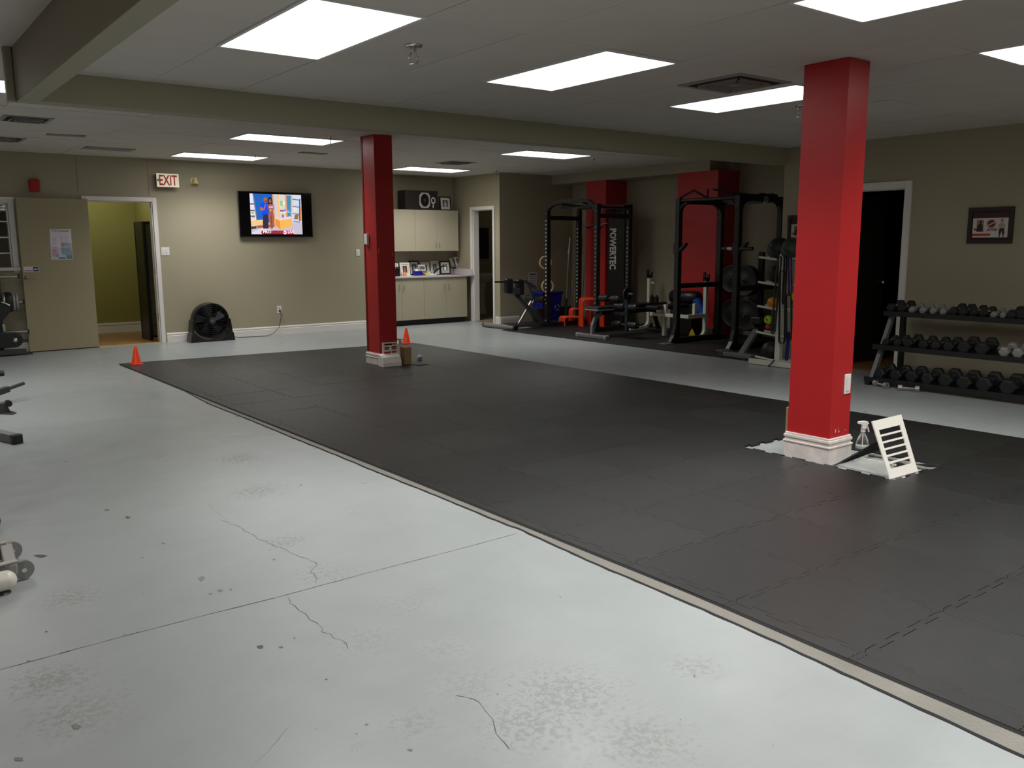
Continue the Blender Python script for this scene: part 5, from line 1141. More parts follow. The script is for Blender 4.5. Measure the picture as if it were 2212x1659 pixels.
# grey T base machine end
RW = thing('rowing_machine', 'grey sloping rail on a T shaped foot beside the second rack', 'exercise machine', (8.85, 6.8, FZ))
part('t_foot', MB().bar((8.83, 7.04, .04), (8.83, 6.60, .04), .10, .06), M_grey, RW, bevel=.01); part('foot_sole', MB().bar((8.83, 7.05, .010), (8.83, 6.58, .010), .11, .018), M_blackpl, RW); part('foot_cap', MB().bar((8.83, 7.11, .04), (8.83, 7.03, .04), .11, .07), M_dgrey, RW, bevel=.01)
a = Vector((8.85, 6.80, .05)); b = PY(1613, 713, 6.95); b = Vector((9.22, 6.86, .33))
part('rail', MB().bar(a, b, .075, .05), M_grey, RW, bevel=.006); part('rail_head', MB().bar(b, b+(b-a)*.22, .09, .07), M_blackpl, RW, bevel=.01); part('console_block', MB().box(9.20, 9.34, 6.78, 6.94, .40, .49), M_blackpl, RW, bevel=.015); part('chrome_edge', MB().box(9.19, 9.21, 6.80, 6.92, .485, .495), M_chrome, RW)
part('seat_rail', MB().bar((9.28, 6.86, .36), (10.4, 6.80, .20), .05, .05), M_dgrey, RW); part('rear_leg', MB().box(10.36, 10.42, 6.72, 6.90, FZ, .2), M_black, RW)

# --- ball tree
TXc, TYc = 8.66, 6.12
bt = thing('ball_tree', 'white steel ball tree with pegs standing left of the large red column', 'ball rack', (TXc, TYc, 0))
zt = PX(1697, 546, TXc).z
part('base_beam', MB().bar((TXc-.10, TYc+.33, .035), (TXc-.10, TYc-.33, .035), .05, .06), M_whitemetal, bt, bevel=.005, label=None)
part('base_beam', MB().bar((TXc+.03, TYc+.22, .035), (TXc+.03, TYc-.30, .035), .05, .06), M_whitemetal, bt, bevel=.005); part('base_link', MB().bar((TXc-.08, TYc, .035), (TXc+.3, TYc, .035), .05, .05), M_whitemetal, bt, bevel=.005)
part('post', MB().bar((TXc, TYc, .06), (TXc+.02, TYc+.0, zt), .07, .06), M_whitemetal, bt, bevel=.004)
pegz = [PX(1651, py+3, TXc-.0).z for py in (555, 609, 661, 717, 771)]
for k, z in enumerate(pegz):
    for yy in (.02, -.02) if False else (0,):
        part('peg', MB().cyl((TXc+.0, TYc, z-.02), (TXc-.03, TYc+.30, z+.015), .014, 10), M_whitemetal, bt); part('peg', MB().cyl((TXc+.0, TYc, z-.02), (TXc-.03, TYc-.30, z+.015), .014, 10), M_whitemetal, bt)
        part('peg', MB().cyl((TXc+.16, TYc, z-.02), (TXc+.13, TYc+.30, z+.015), .014, 10), M_whitemetal, bt)
    part('peg_spacer', MB().bar((TXc, TYc, z-.03), (TXc+.17, TYc, z-.03), .04, .04), M_whitemetal, bt)
def ball(px, py, r, x, m, label, name='medicine_ball', ribs=True, sm=None):
    c = PX(px, py, x); t = thing(name, label, 'ball', c-Vector((0, 0, r)), 0, 'exercise balls around the ball tree')
    part('shell', MB().sphere(c, r, 28, 16), m, t)
    if ribs: part('seam', MB().tube([c+Vector((math.cos(2*PI*k/32)*r*1.0, math.sin(2*PI*k/32)*r*.9, math.sin(2*PI*k/32)*r*.45)) for k in range(32)], .003, 5, True), M_dark, t)
    return t
ball(1683, 538, .135, TXc+.08, M_rubber, 'black medicine ball on the top pegs of the ball tree')
ball(1711, 539, .13, TXc+.05, M_band, 'dark green medicine ball on top, mostly hidden by the large red column')
ball(1678, 592, .105, TXc+.10, M_rubber, 'black ball with a shine on the second pegs of the ball tree')
ball(1669, 654, .065, TXc+.08, M_amber, 'small orange ball on the third pegs of the ball tree')
t = ball(1660, 691, .052, TXc-.05, M_green, 'lime green ball with dark dots hanging at the ball tree', ribs=False)
c = PX(1660, 691, TXc-.05)
for k in range(5): part('dot', MB().sphere(c+Vector((-.8, .3-.28*k % .6-.1, .35-.22*(k % 3))).normalized()*.049, .007, 8, 5), M_blackpl, t)
ball(1666, 757, .115, TXc+.12, M_rubber, 'large dark ball resting low at the foot of the ball tree')
ball(1659, 706, .028, TXc+.06, M_hurdle, 'tiny red ball just below the lime green ball', ribs=False)
def band(label, m, px, pyt, pyb, wpx, x, r=.012, sway=0):
    a = PX(px-wpx/2, pyt, x); b = PX(px+wpx/2, pyt, x); c = PX(px+sway+wpx/2, pyb, x); d = PX(px+sway-wpx/2, pyb, x)
    t = thing('resistance_band', label, 'resistance band', (x, a.y, c.z), 0, 'resistance bands on the ball tree')
    top = [a.lerp(b, .5)+(a-b)*.5*math.cos(s)+Vector((0, 0, .03*math.sin(s))) for s in [PI*i/8 for i in range(9)]]; bot = [c.lerp(d, .5)+(c-d)*.5*math.cos(s)-Vector((0, 0, .04*math.sin(s))) for s in [PI*i/8 for i in range(9)]]
    top = [a.lerp(b, .5)+(a-b)*.5*math.cos(PI*i/8)+Vector((0, 0, .03*math.sin(PI*i/8))) for i in range(9)]
    bot = [c.lerp(d, .5)+(c-d)*.5*math.cos(PI*i/8)-Vector((0, 0, .04*math.sin(PI*i/8))) for i in range(9)]
    mb = MB(); P = top+bot; n = len(P)
    w = Vector((.03, 0, 0)); mb.add([p-w/2 for p in P]+[p+w/2 for p in P], [(i, (i+1) % n, (i+1) % n+n, i+n) for i in range(n)], True)
    o = part('loop', mb, m, t); s = o.modifiers.new('s', 'SOLIDIFY'); s.thickness = .006; return t
band('dark green resistance band hanging in front of the white pegs', M_band, 1684, 559, 714, 8, TXc-.06, sway=-14)
band('black resistance band hanging low beside the white post', M_bandk, 1691, 590, 735, 13, TXc-.08, sway=-2)
band('black resistance band hanging right of the white post', M_bandk, 1697, 558, 650, 6, TXc-.09, sway=-4)
band('purple resistance band hanging beside the large red column', M_purple, 1706, 556, 632, 7, TXc-.10, sway=1)
band('black knotted resistance band beside the column', M_bandk, 1704, 640, 728, 12, TXc-.11)
band('blue resistance band hanging low beside the column', M_bandb, 1704, 722, 772, 5, TXc-.07, sway=-5)
ball(1716, 641, .06, TXc-.05, M_yellow, 'yellow ball edge showing beside the large red column', ribs=False)
a = PX(1673, 777, TXc-.14); b = PX(1661, 793, TXc-.2); b.z = .018; t = thing('black_rod', 'short black stick leaning against the base of the ball tree', 'handle', b); part('grip', MB().cyl(b, a, .009, 10).cyl(b-(a-b)*.05, b+(a-b)*.08, .014, 10), M_blackpl, t)  # plain black rod, its use not known

# picture frames on the right wall
def wall_print(pyc, y0, y1, z0, z1, label):
    t = thing('framed_poster', label, 'picture frame', (WR, (y0+y1)/2, z0), 0, 'framed posters on the right wall'); f = .04
    part('moulding', MB().box(WR-.025, WR, y0, y1, z0, z0+f).box(WR-.025, WR, y0, y1, z1-f, z1).box(WR-.025, WR, y0, y0+f, z0+f, z1-f).box(WR-.025, WR, y1-f, y1, z0+f, z1-f), M_brown, t, bevel=.003)
    def W(u, v, d=0): return Vector((WR-.0125-d, y1-f+(y0+f-y1+f)*u, z1-f+(z0+f-z1+f)*v))
    def R(mb, u0, v0, u1, v1, c, d=0): mb.poly([W(u0, v0, d), W(u0, v1, d), W(u1, v1, d), W(u1, v0, d)], col=srgb(*c))
    mb = MB().box(WR-.012, WR-.002, y0+f, y1-f, z0+f, z1-f, col=srgb(34, 24, 26))
    R(mb, .02, .06, .98, .24, (70, 20, 26), .0005); R(mb, .0+.02, .24, .98, .93, (216, 208, 200), .001)
    R(mb, .13, .30, .32, .72, (150, 122, 110), .0015); mb.poly([W(u, v, .002) for u, v in ((.14, .72), (.16, .50), (.20, .44), (.27, .44), (.30, .52), (.31, .72))], col=srgb(60, 34, 30)); mb.poly(ell(W(.235, .38, .002), (0, 1, 0), (0, 0, 1), .010, .016, 12), col=srgb(60, 34, 30))
    R(mb, .06, .61, .20, .66, (60, 40, 40), .0025); R(mb, .02, .79, .52, .87, (190, 44, 44), .0015)
    mb.poly(ell(W(.53, .44, .0015), (0, 1, 0), (0, 0, 1), .045, .043, 24), col=srgb(190, 110, 104)); mb.poly(ell(W(.53, .44, .002), (0, 1, 0), (0, 0, 1), .034, .032, 24), col=srgb(110, 40, 40))
    mb.poly([W(u, v, .0025) for u, v in ((.41, .50), (.64, .36), (.65, .40), (.42, .54))], col=srgb(214, 180, 172))
    sk_ = (176, 160, 148)
    mb.poly(ell(W(.815, .335, .002), (0, 1, 0), (0, 0, 1), .012, .020, 14), col=srgb(150, 130, 118)); mb.poly([W(u, v, .0015) for u, v in ((.72, .48), (.78, .42), (.85, .42), (.905, .48), (.90, .72), (.875, .72), (.875, .56), (.86, .62), (.77, .62), (.755, .56), (.75, .72), (.72, .72))], col=srgb(*sk_))
    mb.poly([W(u, v, .002) for u, v in ((.76, .61), (.875, .61), (.90, .82), (.84, .82), (.82, .70), (.80, .82), (.74, .82))], col=srgb(50, 26, 26)); R(mb, .755, .82, .785, .92, (60, 40, 36), .002); R(mb, .85, .82, .88, .92, (60, 40, 36), .002)
    part('print', mb, M_print, t)
    part('lettering', text_mb('AFTER', .036, W(.415, .70, .003), (0, -1, 0), (0, 0, 1), .0, .0006, col=srgb(50, 40, 40)), M_print, t)
    return t
wall_print(0, 3.79, 4.22, 1.415, 1.768, 'dark framed before and AFTER poster on the right wall above the dumbbells')
wall_print(0, 5.89, 6.33, 1.40, 1.755, 'dark framed poster mostly hidden behind the large red column')

# store room door leaf
t = thing('store_door', 'dark brown door leaf standing open inside the store room', 'door', (9.2, 5.78, 0)); e_ = Vector((9.95, 5.60, .012)); h_ = Vector((9.19, 5.772, .012))
part('leaf', MB().prism([h_, e_, e_+Vector((.01, .04, 0)), h_+Vector((.01, .02, 0))], (0, 0, 1.97)), M_ddoor, t); c = PZ(1893, 622, 0) if False else h_.lerp(e_, .9)+Vector((0, -.01, .95))
part('knob', MB().lathe([(.012, 0), (.012, -.03), (.028, -.04), (.03, -.06), (.02, -.075)], c, 16, 'y'), M_chrome, t)

# ================================================================== DUMBBELL RACK
dr = thing('dumbbell_rack', 'long black three shelf dumbbell rack with grey side legs along the right wall', 'dumbbell rack', (8.5, 3.9, 0))
RY0, RY1 = 3.12, 4.74
SH = [(8.62, .735), (8.44, .405), (8.32, .085)]   # centre X, height
for k, (x, z) in enumerate(SH):
    d = .14
    y1_ = RY1+(-.0, -.0, .0)[k]
    part('shelf', MB().add([(x-d, RY0, z-.02), (x+d, RY0, z+.025), (x+d, RY1, z+.025), (x-d, RY1, z-.02), (x-d, RY0, z-.05), (x+d, RY0, z-.005), (x+d, RY1, z-.005), (x-d, RY1, z-.05)], [(0, 1, 2, 3), (7, 6, 5, 4), (0, 3, 7, 4), (1, 5, 6, 2), (0, 4, 5, 1), (3, 2, 6, 7)]), M_black, dr, bevel=.003)
    part('front_lip', MB().box(x-d-.008, x-d, RY0, RY1, z-.05, z+.0), M_black, dr)
for y in (RY0+.03, RY1-.04):
    part('side_leg', MB().bar((8.24, y, .03), (8.60, y, .72), .04, .055, (1, 0, 0)), M_grey, dr, bevel=.004); part('side_leg_rear', MB().bar((8.80, y, .03), (8.80, y, .74), .05, .05, (1, 0, 0)), M_black, dr, bevel=.004)
    part('foot_bar', MB().bar((8.16, y, .03), (8.86, y, .03), .05, .05), M_black, dr, bevel=.004)
part('rubber_foot', MB().box(8.13, 8.20, RY0+.0, RY0+.06, 0, .05), M_blackpl, dr, bevel=.004)
def dumbbell(r, L, hl, m, hx=6):
    """hex dumbbell lying along local X, resting on z=0"""
    t = thing('dumbbell', '', 'dumbbell')
    zc = r*math.cos(PI/6) if hx == 6 else r
    for s in (-1, 1):
        x0_ = s*(L/2-hl); x1_ = s*L/2; rot = PI/6*0
        R_ = lambda rr, x: [Vector((x, rr*math.cos(2*PI*k/6+rot), zc+rr*math.sin(2*PI*k/6+rot))) for k in range(6)]
        rings = [R_(r*.78, x0_), R_(r, x0_+s*hl*.22), R_(r, x1_-s*hl*.22), R_(r*.82, x1_)]
        mb = MB(); vs = [v for q in rings for v in q]; mb.add(vs, [(i*6+k, i*6+(k+1) % 6, (i+1)*6+(k+1) % 6, (i+1)*6+k) for i in range(3) for k in range(6)]+[list(range(6))[::-1], list(range(18, 24))])
        part('hex_head', mb, m, t, local=True, bevel=.002, seg=1)
    hb_ = [(.013, -(L/2-hl)-.002), (.015, -(L/4-hl/2)), (.0165, 0), (.015, (L/4-hl/2)), (.013, (L/2-hl)+.002)]
    part('handle', MB().lathe(hb_, (0, 0, zc), 12, 'x'), M_chrome if m is not M_greyh else M_greyh, t, local=True)
    return t
protos = {}
ORD = ['first', 'second', 'third', 'fourth', 'fifth', 'sixth', 'seventh', 'eighth', 'ninth', 'tenth', 'eleventh', 'twelfth', 'thirteenth', 'fourteenth']
top = [(390, 'b', .050), (530, 'b', .050), (670, 'g', .038), (805, 'g', .038), (945, 'g', .038), (1085, 'g', .038), (1215, 'b', .048), (1350, 'b', .048), (1490, 'b', .044), (1620, 'b', .040), (1755, 'g', .035), (1875, 'g', .033), (2000, 'b', .048), (2130, 'b', .048)]
midl = [(320, 'b', .040), (470, 'b', .045), (620, 'b', .055), (820, 'b', .052), (990, 'b', .052), (1160, 'b', .056), (1370, 'b', .066), (1610, 'b', .068), (1900, 'g', .052), (2090, 'g', .052)]
bot = [(250, 'b', .062), (460, 'b', .062), (665, 'b', .066), (890, 'b', .066), (1120, 'b', .072), (1375, 'b', .074), (1650, 'b', .078), (1960, 'b', .080)]
for sname, lst, (sx_, sz_), dpt in (('top', top, SH[0], .20), ('middle', midl, SH[1], .24), ('bottom', bot, SH[2], .28)):
    for i, (cx_, kind, r) in enumerate(lst):
        px = 1860+cx_/6.145; L = .17+r*1.3; hl = .035+r*.55; key = (kind, r, sname)
        y = PX(px, {'top': 666, 'middle': 733, 'bottom': 806}[sname], sx_-.12).y
        lab = '%s hex dumbbell, %s from the left on the %s shelf' % ('pale grey iron' if kind == 'g' else 'black rubber', ORD[i], sname)
        loc = (sx_+random.uniform(-.006, .006), y, sz_+.004)
        if key not in protos:
            d = dumbbell(r, L, hl, M_greyh if kind == 'g' else M_rubber); protos[key] = d; freeze(d)
        else: d = dup(protos[key], (0, 0, 0))
        d.location = loc; d.rotation_euler = (random.choice((0, 0, .0, .25))*0, -.158, random.uniform(-.05, .05)); d['label'] = lab; d['group'] = 'dumbbells on the rack'
# two short steel dumbbells on the floor
for k, (pa, pb, nm) in enumerate((((1887, 826), (1922, 834), 'left'), ((1932, 834), (1976, 837), 'right'))):
    a, b = PZ(*pa, .03), PZ(*pb, .03); b = a+(b-a).normalized()*.19
    a -= Vector((CF.x, CF.y, 0))*.06*(k+.4); b -= Vector((CF.x, CF.y, 0))*.06*(k+.4)
    d_ = (b-a).normalized(); t = thing('steel_dumbbell', 'small worn steel dumbbell on the floor, %s one under the rack' % nm, 'dumbbell', (a+b)/2*1.0-Vector((0, 0, .03)), 0, 'steel dumbbells on the floor')
    for q, r in ((a, 1), (b, -1)): part('hex_end', MB().cyl(q, q+d_*.038*r, .031, 6), M_greyh, t, bevel=.003)
    part('handle', MB().cyl(a, b, .012, 12), M_chrome, t)

# ================================================================== AT THE NEAR COLUMN
# slatted white board leaning on a smoked sheet
bl, br, tr_, tl_ = PZ(1923, 1035, .004), PZ(1983, 1018, .004), None, None
dirb = (br-bl).normalized(); up_ = Vector((dirb.y*-.0, 0, 0))
wB = (br-bl).length
nb = Vector((-dirb.y, dirb.x, 0)); 
# top edge found on the plane that leans back from the base line
best = None
for th_ in [math.radians(x) for x in range(-40, 41, 2)]:
    upv = Vector((0, 0, math.cos(th_)))+nb*math.sin(th_); nrm = dirb.cross(upv)
    def hit(px, py):
        d = ray(px, py); o = Vector((0, 0, CH)); return o+d*((bl-o).dot(nrm)/d.dot(nrm))
    T1, T2 = hit(1884, 910), hit(1947, 895)
    err = abs((T2-T1).length-wB)+abs((T1-bl).dot(dirb))+abs((T2-br).dot(dirb))
    if best is None or err < best[0]: best = (err, th_, T1, T2, nrm.normalized(), upv.normalized())
_, th_, T1, T2, nB, upB = best
hB = ((T1-bl).length+(T2-br).length)/2
sb_ = thing('slatted_board', 'white board with six slots leaning beside the large red column', 'board', bl)
def Bp(u, v): return bl+dirb*(wB*u)+(T1-bl).lerp(T2-br, u)*v
nB = nB if nB.dot(Vector((0, 0, CH))-bl) > 0 else -nB
slots = [(.80, .86), (.68, .745), (.565, .63), (.445, .51), (.33, .395), (.215, .28)]
mb = MB(); dd = -nB*.008
def blk(u0, u1, v0, v1): mb.prism([Bp(u0, v0), Bp(u1, v0), Bp(u1, v1), Bp(u0, v1)], dd)
blk(0, .125, 0, 1); blk(.865, 1, 0, 1); blk(.125, .865, 0, .16)
vs_ = [(.16, .16), (.225, .27), (.335, .385), (.45, .50), (.56, .61), (.675, .725), (.785, 1.0)]
vs_ = [(.225, .265), (.325, .365), (.43, .47), (.535, .575), (.64, .68), (.76, 1.0)]
vs_ = [(.235, .265), (.345, .375), (.455, .485), (.565, .595), (.675, .705)]
vs_ = [(.238, .270), (.352, .384), (.466, .498), (.580, .612), (.694, .726)]
vs_ = [(.16+.1175*k-.034, .16+.1175*k) for k in range(1, 6)]
for a_, b_ in vs_: blk(.125, .865, a_, b_)
blk(.125, .865, .83, 1.0)
part('board', mb, M_slat, sb_)
# smoked sheet and clear tray lying on the bare square
t = thing('smoked_sheet', 'dark tinted plastic sheet propped against the base of the large red column', 'plastic sheet', (5.1, 2.95, .005))
a = PZ(1800, 1006, .02); b = PZ(1795, 1003, .01); c = PX(1893, 955, 5.36); 
q1 = Vector((4.985, 3.058, .012)); q2 = Vector((5.28, 3.055, .16)); q3 = Vector((5.40, 2.98, .155)); q4 = Vector((5.02, 3.03, .008))
A1 = PZ(1797, 1007, .006); B1 = PY(1896, 952, 3.02); C1 = PY(1897, 972, 3.0); D1 = PZ(1822, 1000, .006)
part('sheet', MB().prism([A1, B1, C1, D1], (.004, -.006, 0)), M_tray, t)
t = thing('clear_tray', 'clear plastic tray lying on the bare floor square', 'tray', (5.15, 2.85, .002))
tp_ = [PZ(*q, .006) for q in ((1806, 1004), (1855, 990), (1935, 1003), (1915, 1028))]
part('sheet', MB().prism(tp_, (0, 0, .004)), M_clear, t)
part('raised_rib', MB().bar(PZ(1858, 990, .013), PZ(1936, 1005, .013), .008, .012), M_slat, t)
t = thing('loose_strip', 'curled grey strip of rubber behind the slatted board', 'strip', (5.4, 2.8, 0)); S_ = [PZ(*q, .008) for q in ((1878, 982), (1905, 986), (1940, 995), (1965, 1004), (2000, 1012), (2030, 1013))]
part('strip', MB().rtube(S_, .05, .008, (0, 0, 1)), mat('grey_rubber', srgb(110, 112, 108), .6), t)
# spray bottle
sp0 = PZ(1862, 971, .0)

sb2 = thing('spray_bottle', 'clear spray bottle with white trigger behind the tinted sheet', 'spray bottle', sp0)
x, y, z0b = sp0.x, sp0.y, .0
part('bottle', MB().lathe([(.045, z0b), (.048, z0b+.01), (.047, z0b+.045), (.036, z0b+.10), (.02, z0b+.145), (.014, z0b+.16), (.014, z0b+.175)], (x, y, 0), 24), M_bottle, sb2)
part('liquid', MB().lathe([(.042, z0b+.003), (.044, z0b+.012), (.043, z0b+.035)], (x, y, 0), 24), mat('milky_liquid', srgb(225, 228, 222), .3), sb2)
part('dip_tube', MB().cyl((x, y, z0b+.01), (x, y, z0b+.17), .003, 6), M_plate, sb2)
part('collar', MB().cyl((x, y, z0b+.165), (x, y, z0b+.195), .017, 16), M_plate, sb2)
lft = Vector((-.8, .6, 0))*1.0; lft = -CR.copy(); lft.z = 0; lft.normalize()
hd = [(.018, .195), (.018, .235), (.05, .245), (.045, .262), (.0, .268), (-.026, .262), (-.034, .245), (-.02, .23), (-.016, .195)]
part('trigger_head', MB().prism([Vector((x, y, z0b))+lft*a_+Vector((0, 0, b_))+nB*.0 for a_, b_ in hd], Vector((-lft.y, lft.x, 0))*.022), M_plate, sb2, bevel=.003)
part('trigger', MB().tube([Vector((x, y, z0b+.235))-lft*.022, Vector((x, y, z0b+.20))-lft*.034, Vector((x, y, z0b+.165))-lft*.042], .006, 8), M_plate, sb2)
sb2.scale = (.94, .94, .77)
# wooden stick behind the column
a = PX(1697.5, 912, 4.99); t = thing('wooden_plank', 'end of a pale wooden plank showing behind the left side of the large red column', 'plank', (4.99, 3.44, .002)); part('plank', MB().box(5.0, 5.12, 3.434, 3.452, .002, .33), M_tan, t, bevel=.003)

# ================================================================== AT THE FAR COLUMN
FX = 5.20
ys_ = 8.95
def Fy(px, py, y=ys_): return PY(px, py, y)
t = thing('display_step', 'small white step stand with red and white exercise picture board at the far column', 'display stand', (5.1, 8.95, .012))
a, b = Fy(823, 795), Fy(863, 792); x0, x1 = a.x, b.x; z_ = .012
prof = [(-.0, z_), (-.0, z_+.05), (.03, z_+.11), (.055, z_+.135), (.12, z_+.15), (.12, z_)]
part('step', MB().prism([Vector((x0, ys_-.06+a_, b_)) for a_, b_ in prof], (x1-x0, 0, 0)), M_slat, t, bevel=.006)
a, b = PY(826, 741, ys_+.05), PY(859, 775, ys_+.05)
part('board', MB().box(a.x, b.x, ys_+.05, ys_+.062, z_+.14, a.z), M_slat, t, bevel=.002)
mb = MB(); bx0, bx1, bz0, bz1 = a.x, b.x, b.z-.01, a.z
def RB(u0, v0, u1, v1, c, d=.001): mb.poly([Vector((bx0+(bx1-bx0)*u, ys_+.05-d, bz1+(bz0-bz1)*v)) for u, v in ((u0, v0), (u0, v1), (u1, v1), (u1, v0))], col=srgb(*c))
RB(.12, .06, .66, .15, (30, 24, 24)); RB(.7, .06, .94, .14, (190, 60, 50))
for (u0, v0, u1, v1) in ((.12, .23, .46, .42), (.6, .22, .95, .42), (.1, .50, .55, .68), (.6, .48, .95, .64), (.1, .76, .44, .94), (.54, .76, .70, .94), (.82, .74, .97, .94)):
    RB(u0, v0, u1, v0+(v1-v0)*.5, (176, 36, 30)); RB(u0, v0+(v1-v0)*.5, u1, v1, (196, 180, 168)); RB(u0+.04, v0+(v1-v0)*.62, u1-.06, v0+(v1-v0)*.85, (40, 32, 32), .0015)
part('printed_pictures', mb, M_print, t, kind='stuff')
a = PY(874, 790.5, 8.98); t = thing('wood_block', 'upright tan wooden block beside the white display step', 'block', (a.x, 8.98, .012)); b0, b1 = PY(872.5, 788, 8.98), PY(887.5, 788, 8.98); part('block', MB().box(b0.x, b1.x, 8.96, 9.06, .012, .012+.205), M_tan, t, bevel=.003)
c = PY(907, 782.5, 9.2); t = thing('massage_ball', 'small lilac ball on the black mat beside the wooden block', 'ball', (c.x, 9.2, .012)); part('ball', MB().sphere((c.x, 9.2, .045), .033, 20, 12), M_lilac, t)
c = PY(864, 788, 9.05); t = thing('black_ball', 'small black ball between the white step and the wooden block', 'ball', (c.x, 9.05, .012)); part('ball', MB().sphere((c.x+.01, 9.04, .048), .036, 18, 10), M_rubber, t)
c = PY(866, 770, 9.20); t = thing('white_hand_pump', 'small white sprayer bottle standing behind the display step', 'bottle', (c.x, 9.2, .012))
part('body', MB().lathe([(.045, .012), (.045, .03), (.02, .05), (.008, .07), (.008, .22), (.022, .24), (.02, .27), (.008, .29)], (c.x, 9.2, 0), 18), M_plate, t); part('nozzle', MB().tube([Vector((c.x, 9.2, .27)), Vector((c.x-.05, 9.2, .30)), Vector((c.x+.09, 9.2, .285))], .008, 6), M_plate, t)
t = thing('black_strap', 'thin black strap lying on the mat behind the lilac ball', 'strap', (5.45, 9.25, .012)); part('strap', MB().rtube([PZ(*q, .016) for q in ((893, 787), (905, 789), (918, 787), (924, 786))], .03, .006, (0, 0, 1)), M_blackpl, t)

# ================================================================== LEFT EDGE MACHINES
# weight machine end and plates by the window
WM = thing('weight_machine', 'dark weight machine end on a rubber plate at the left edge below the window', 'exercise machine', (1.7, 13.2, 0))
part('rubber_plate', MB().prism([Vector((.9, 13.15, 0)), PZ(72, 765), PZ(60, 758), Vector((.9, 13.42, 0))], (0, 0, .008)), M_rubber, WM)
MY = 13.12
def Wm(px, py, y=MY): return PY(px, py, y)
part('base_rail', MB().bar(Vector((1.0, MY+.03, .05)), Vector((Wm(58, 763).x, MY+.03, .05)), .06, .07), M_dgrey, WM, bevel=.004)
c = Wm(31, 734); part('roller_pad', MB().prism([Vector((1.2, MY-.04, c.z-.10)), Vector((c.x, MY-.04, c.z-.10))]+arc((c.x, MY-.04, c.z), .10, -PI/2, PI/2, 8, (1, 0, 0), (0, 0, 1))[1:-1]+[Vector((c.x, MY-.04, c.z+.10)), Vector((1.2, MY-.04, c.z+.11))], (0, .08, 0)), M_pad, WM, bevel=.01)
part('chrome_cap', MB().lathe([(.035, 0), (.03, -.02), (.01, -.03)], (c.x, MY-.04, c.z), 20, 'y'), M_chrome, WM)
c = Wm(10, 668); part('seat_pad', MB().prism([Wm(-30, 650), Wm(6, 655), Wm(23, 664), Wm(23, 673), Wm(6, 692), Wm(-30, 720)], (0, .1, 0)), M_pad, WM, bevel=.01)
part('chrome_bracket', MB().tube([Wm(2, 652)-Vector((0, .02, 0)), Wm(12, 655)-Vector((0, .02, 0)), Wm(20, 660)-Vector((0, .02, 0))], .014, 8), M_chrome, WM)
part('post', MB().bar(Vector((Wm(3, 700).x, MY+.18, .05)), Vector((Wm(1, 600).x, MY+.18, 1.28)), .05, .05), M_dgrey, WM, bevel=.004); part('thin_post', MB().bar(Vector((Wm(14, 700).x, MY+.12, .1)), Vector((Wm(9, 690).x, MY+.12, .42)), .03, .03), M_silver, WM)
for z_, x_e in ((Wm(40, 597, 13.3).z, 41), (Wm(40, 652, 13.3).z, 46), (Wm(40, 717, 13.3).z, 51)):
    xe = PY(x_e, 600, 13.3).x; part('plate_horn', MB().cyl((1.45, 13.3, z_), (xe-.015, 13.3, z_), .024, 12), M_silver, WM); part('horn_cap', MB().cyl((xe-.015, 13.3, z_), (xe+.005, 13.3, z_), .028, 12), M_blackpl, WM)
    part('horn_bracket', MB().box(1.44, 1.47, 13.27, 13.36, z_-.03, z_+.03), M_dgrey, WM)
zc = Wm(40, 652, 13.3).z
for k, (px0, px1, r, m, lab) in enumerate(((3, 9, .13, M_silver, 'silver plate nearest the machine on the left edge weight horn'), (9, 23, .135, M_rubber, 'thick black plate on the left edge weight horn'), (24, 30, .13, M_greyh, 'first of two thin grey plates outside the thick black plate'), (31, 37, .12, M_greyh, 'outermost thin grey plate on the left edge weight horn'))):
    a, b = PY(px0, 645, 13.3).x, PY(px1, 645, 13.3).x
    t = thing('weight_plate', lab, 'weight plate', ((a+b)/2, 13.3, zc-r), 0, 'plates on the left edge machine')
    part('disc', MB().lathe([(.026, a), (r-.01, a), (r, a+.004), (r, b-.004), (r-.01, b), (.026, b)], (0, 13.3, zc), 32, 'x'), m, t)
# bench arms poking in
def poke(name, label, cat): return thing(name, label, cat, (0, 0, 0))
t = thing('rubber_grip_bar', 'rounded black rubber grip end at the left edge, topmost of the machine parts', 'machine part', PZ(5, 808)); c = PZ(9, 806, .03); part('grip', MB().cyl(c, c+Vector((-.4, .02, .0)), .03, 14), M_blackpl, t)
a = PZ(50, 832, .22); 
a, b = PY(51, 828, 9.3), PY(17, 840, 9.2); t = thing('lever_machine', 'dark lever arm with a thinner round end poking in at the left edge', 'machine part', Vector((b.x, 9.25, .0)))
part('rod', MB().cyl(a, b, .017, 12), M_dgrey, t); c = b+(b-a)*2.2; part('sleeve', MB().bar(b, c, .055, .055), M_dgrey, t, bevel=.004); part('stand', MB().bar(c, Vector((c.x, c.y, .0)), .05, .05), M_dgrey, t)
t = thing('machine_foot', 'black metal machine foot with a round knob at the left edge', 'machine part', PZ(20, 893)); fy = 8.55  # only the foot of an unidentified machine
part('foot_plate', MB().prism([PZ(36, 893), PZ(28, 896), PZ(-40, 893), PZ(-40, 885), PZ(20, 888)], (0, 0, .008)), M_dgrey, t); fy = PZ(20, 892).y
part('knee_plate', MB().prism([PY(-30, 892, fy), PY(24, 892, fy), PY(13, 870, fy), PY(-30, 876, fy)], (0, .06, 0)), M_dgrey, t, bevel=.003); part('knob', MB().cyl(PY(18.5, 871.5, fy)+Vector((0, -.03, 0)), PY(18.5, 871.5, fy)+Vector((0, .05, 0)), .026, 18), M_blackpl, t)
t = thing('bench_foot', 'grey square tube foot with black end cap at the left edge', 'machine part', PZ(30, 958)); c1_, c2_ = PZ(47, 958), PZ(28, 960)  # only the tube foot of a bench, type unknown
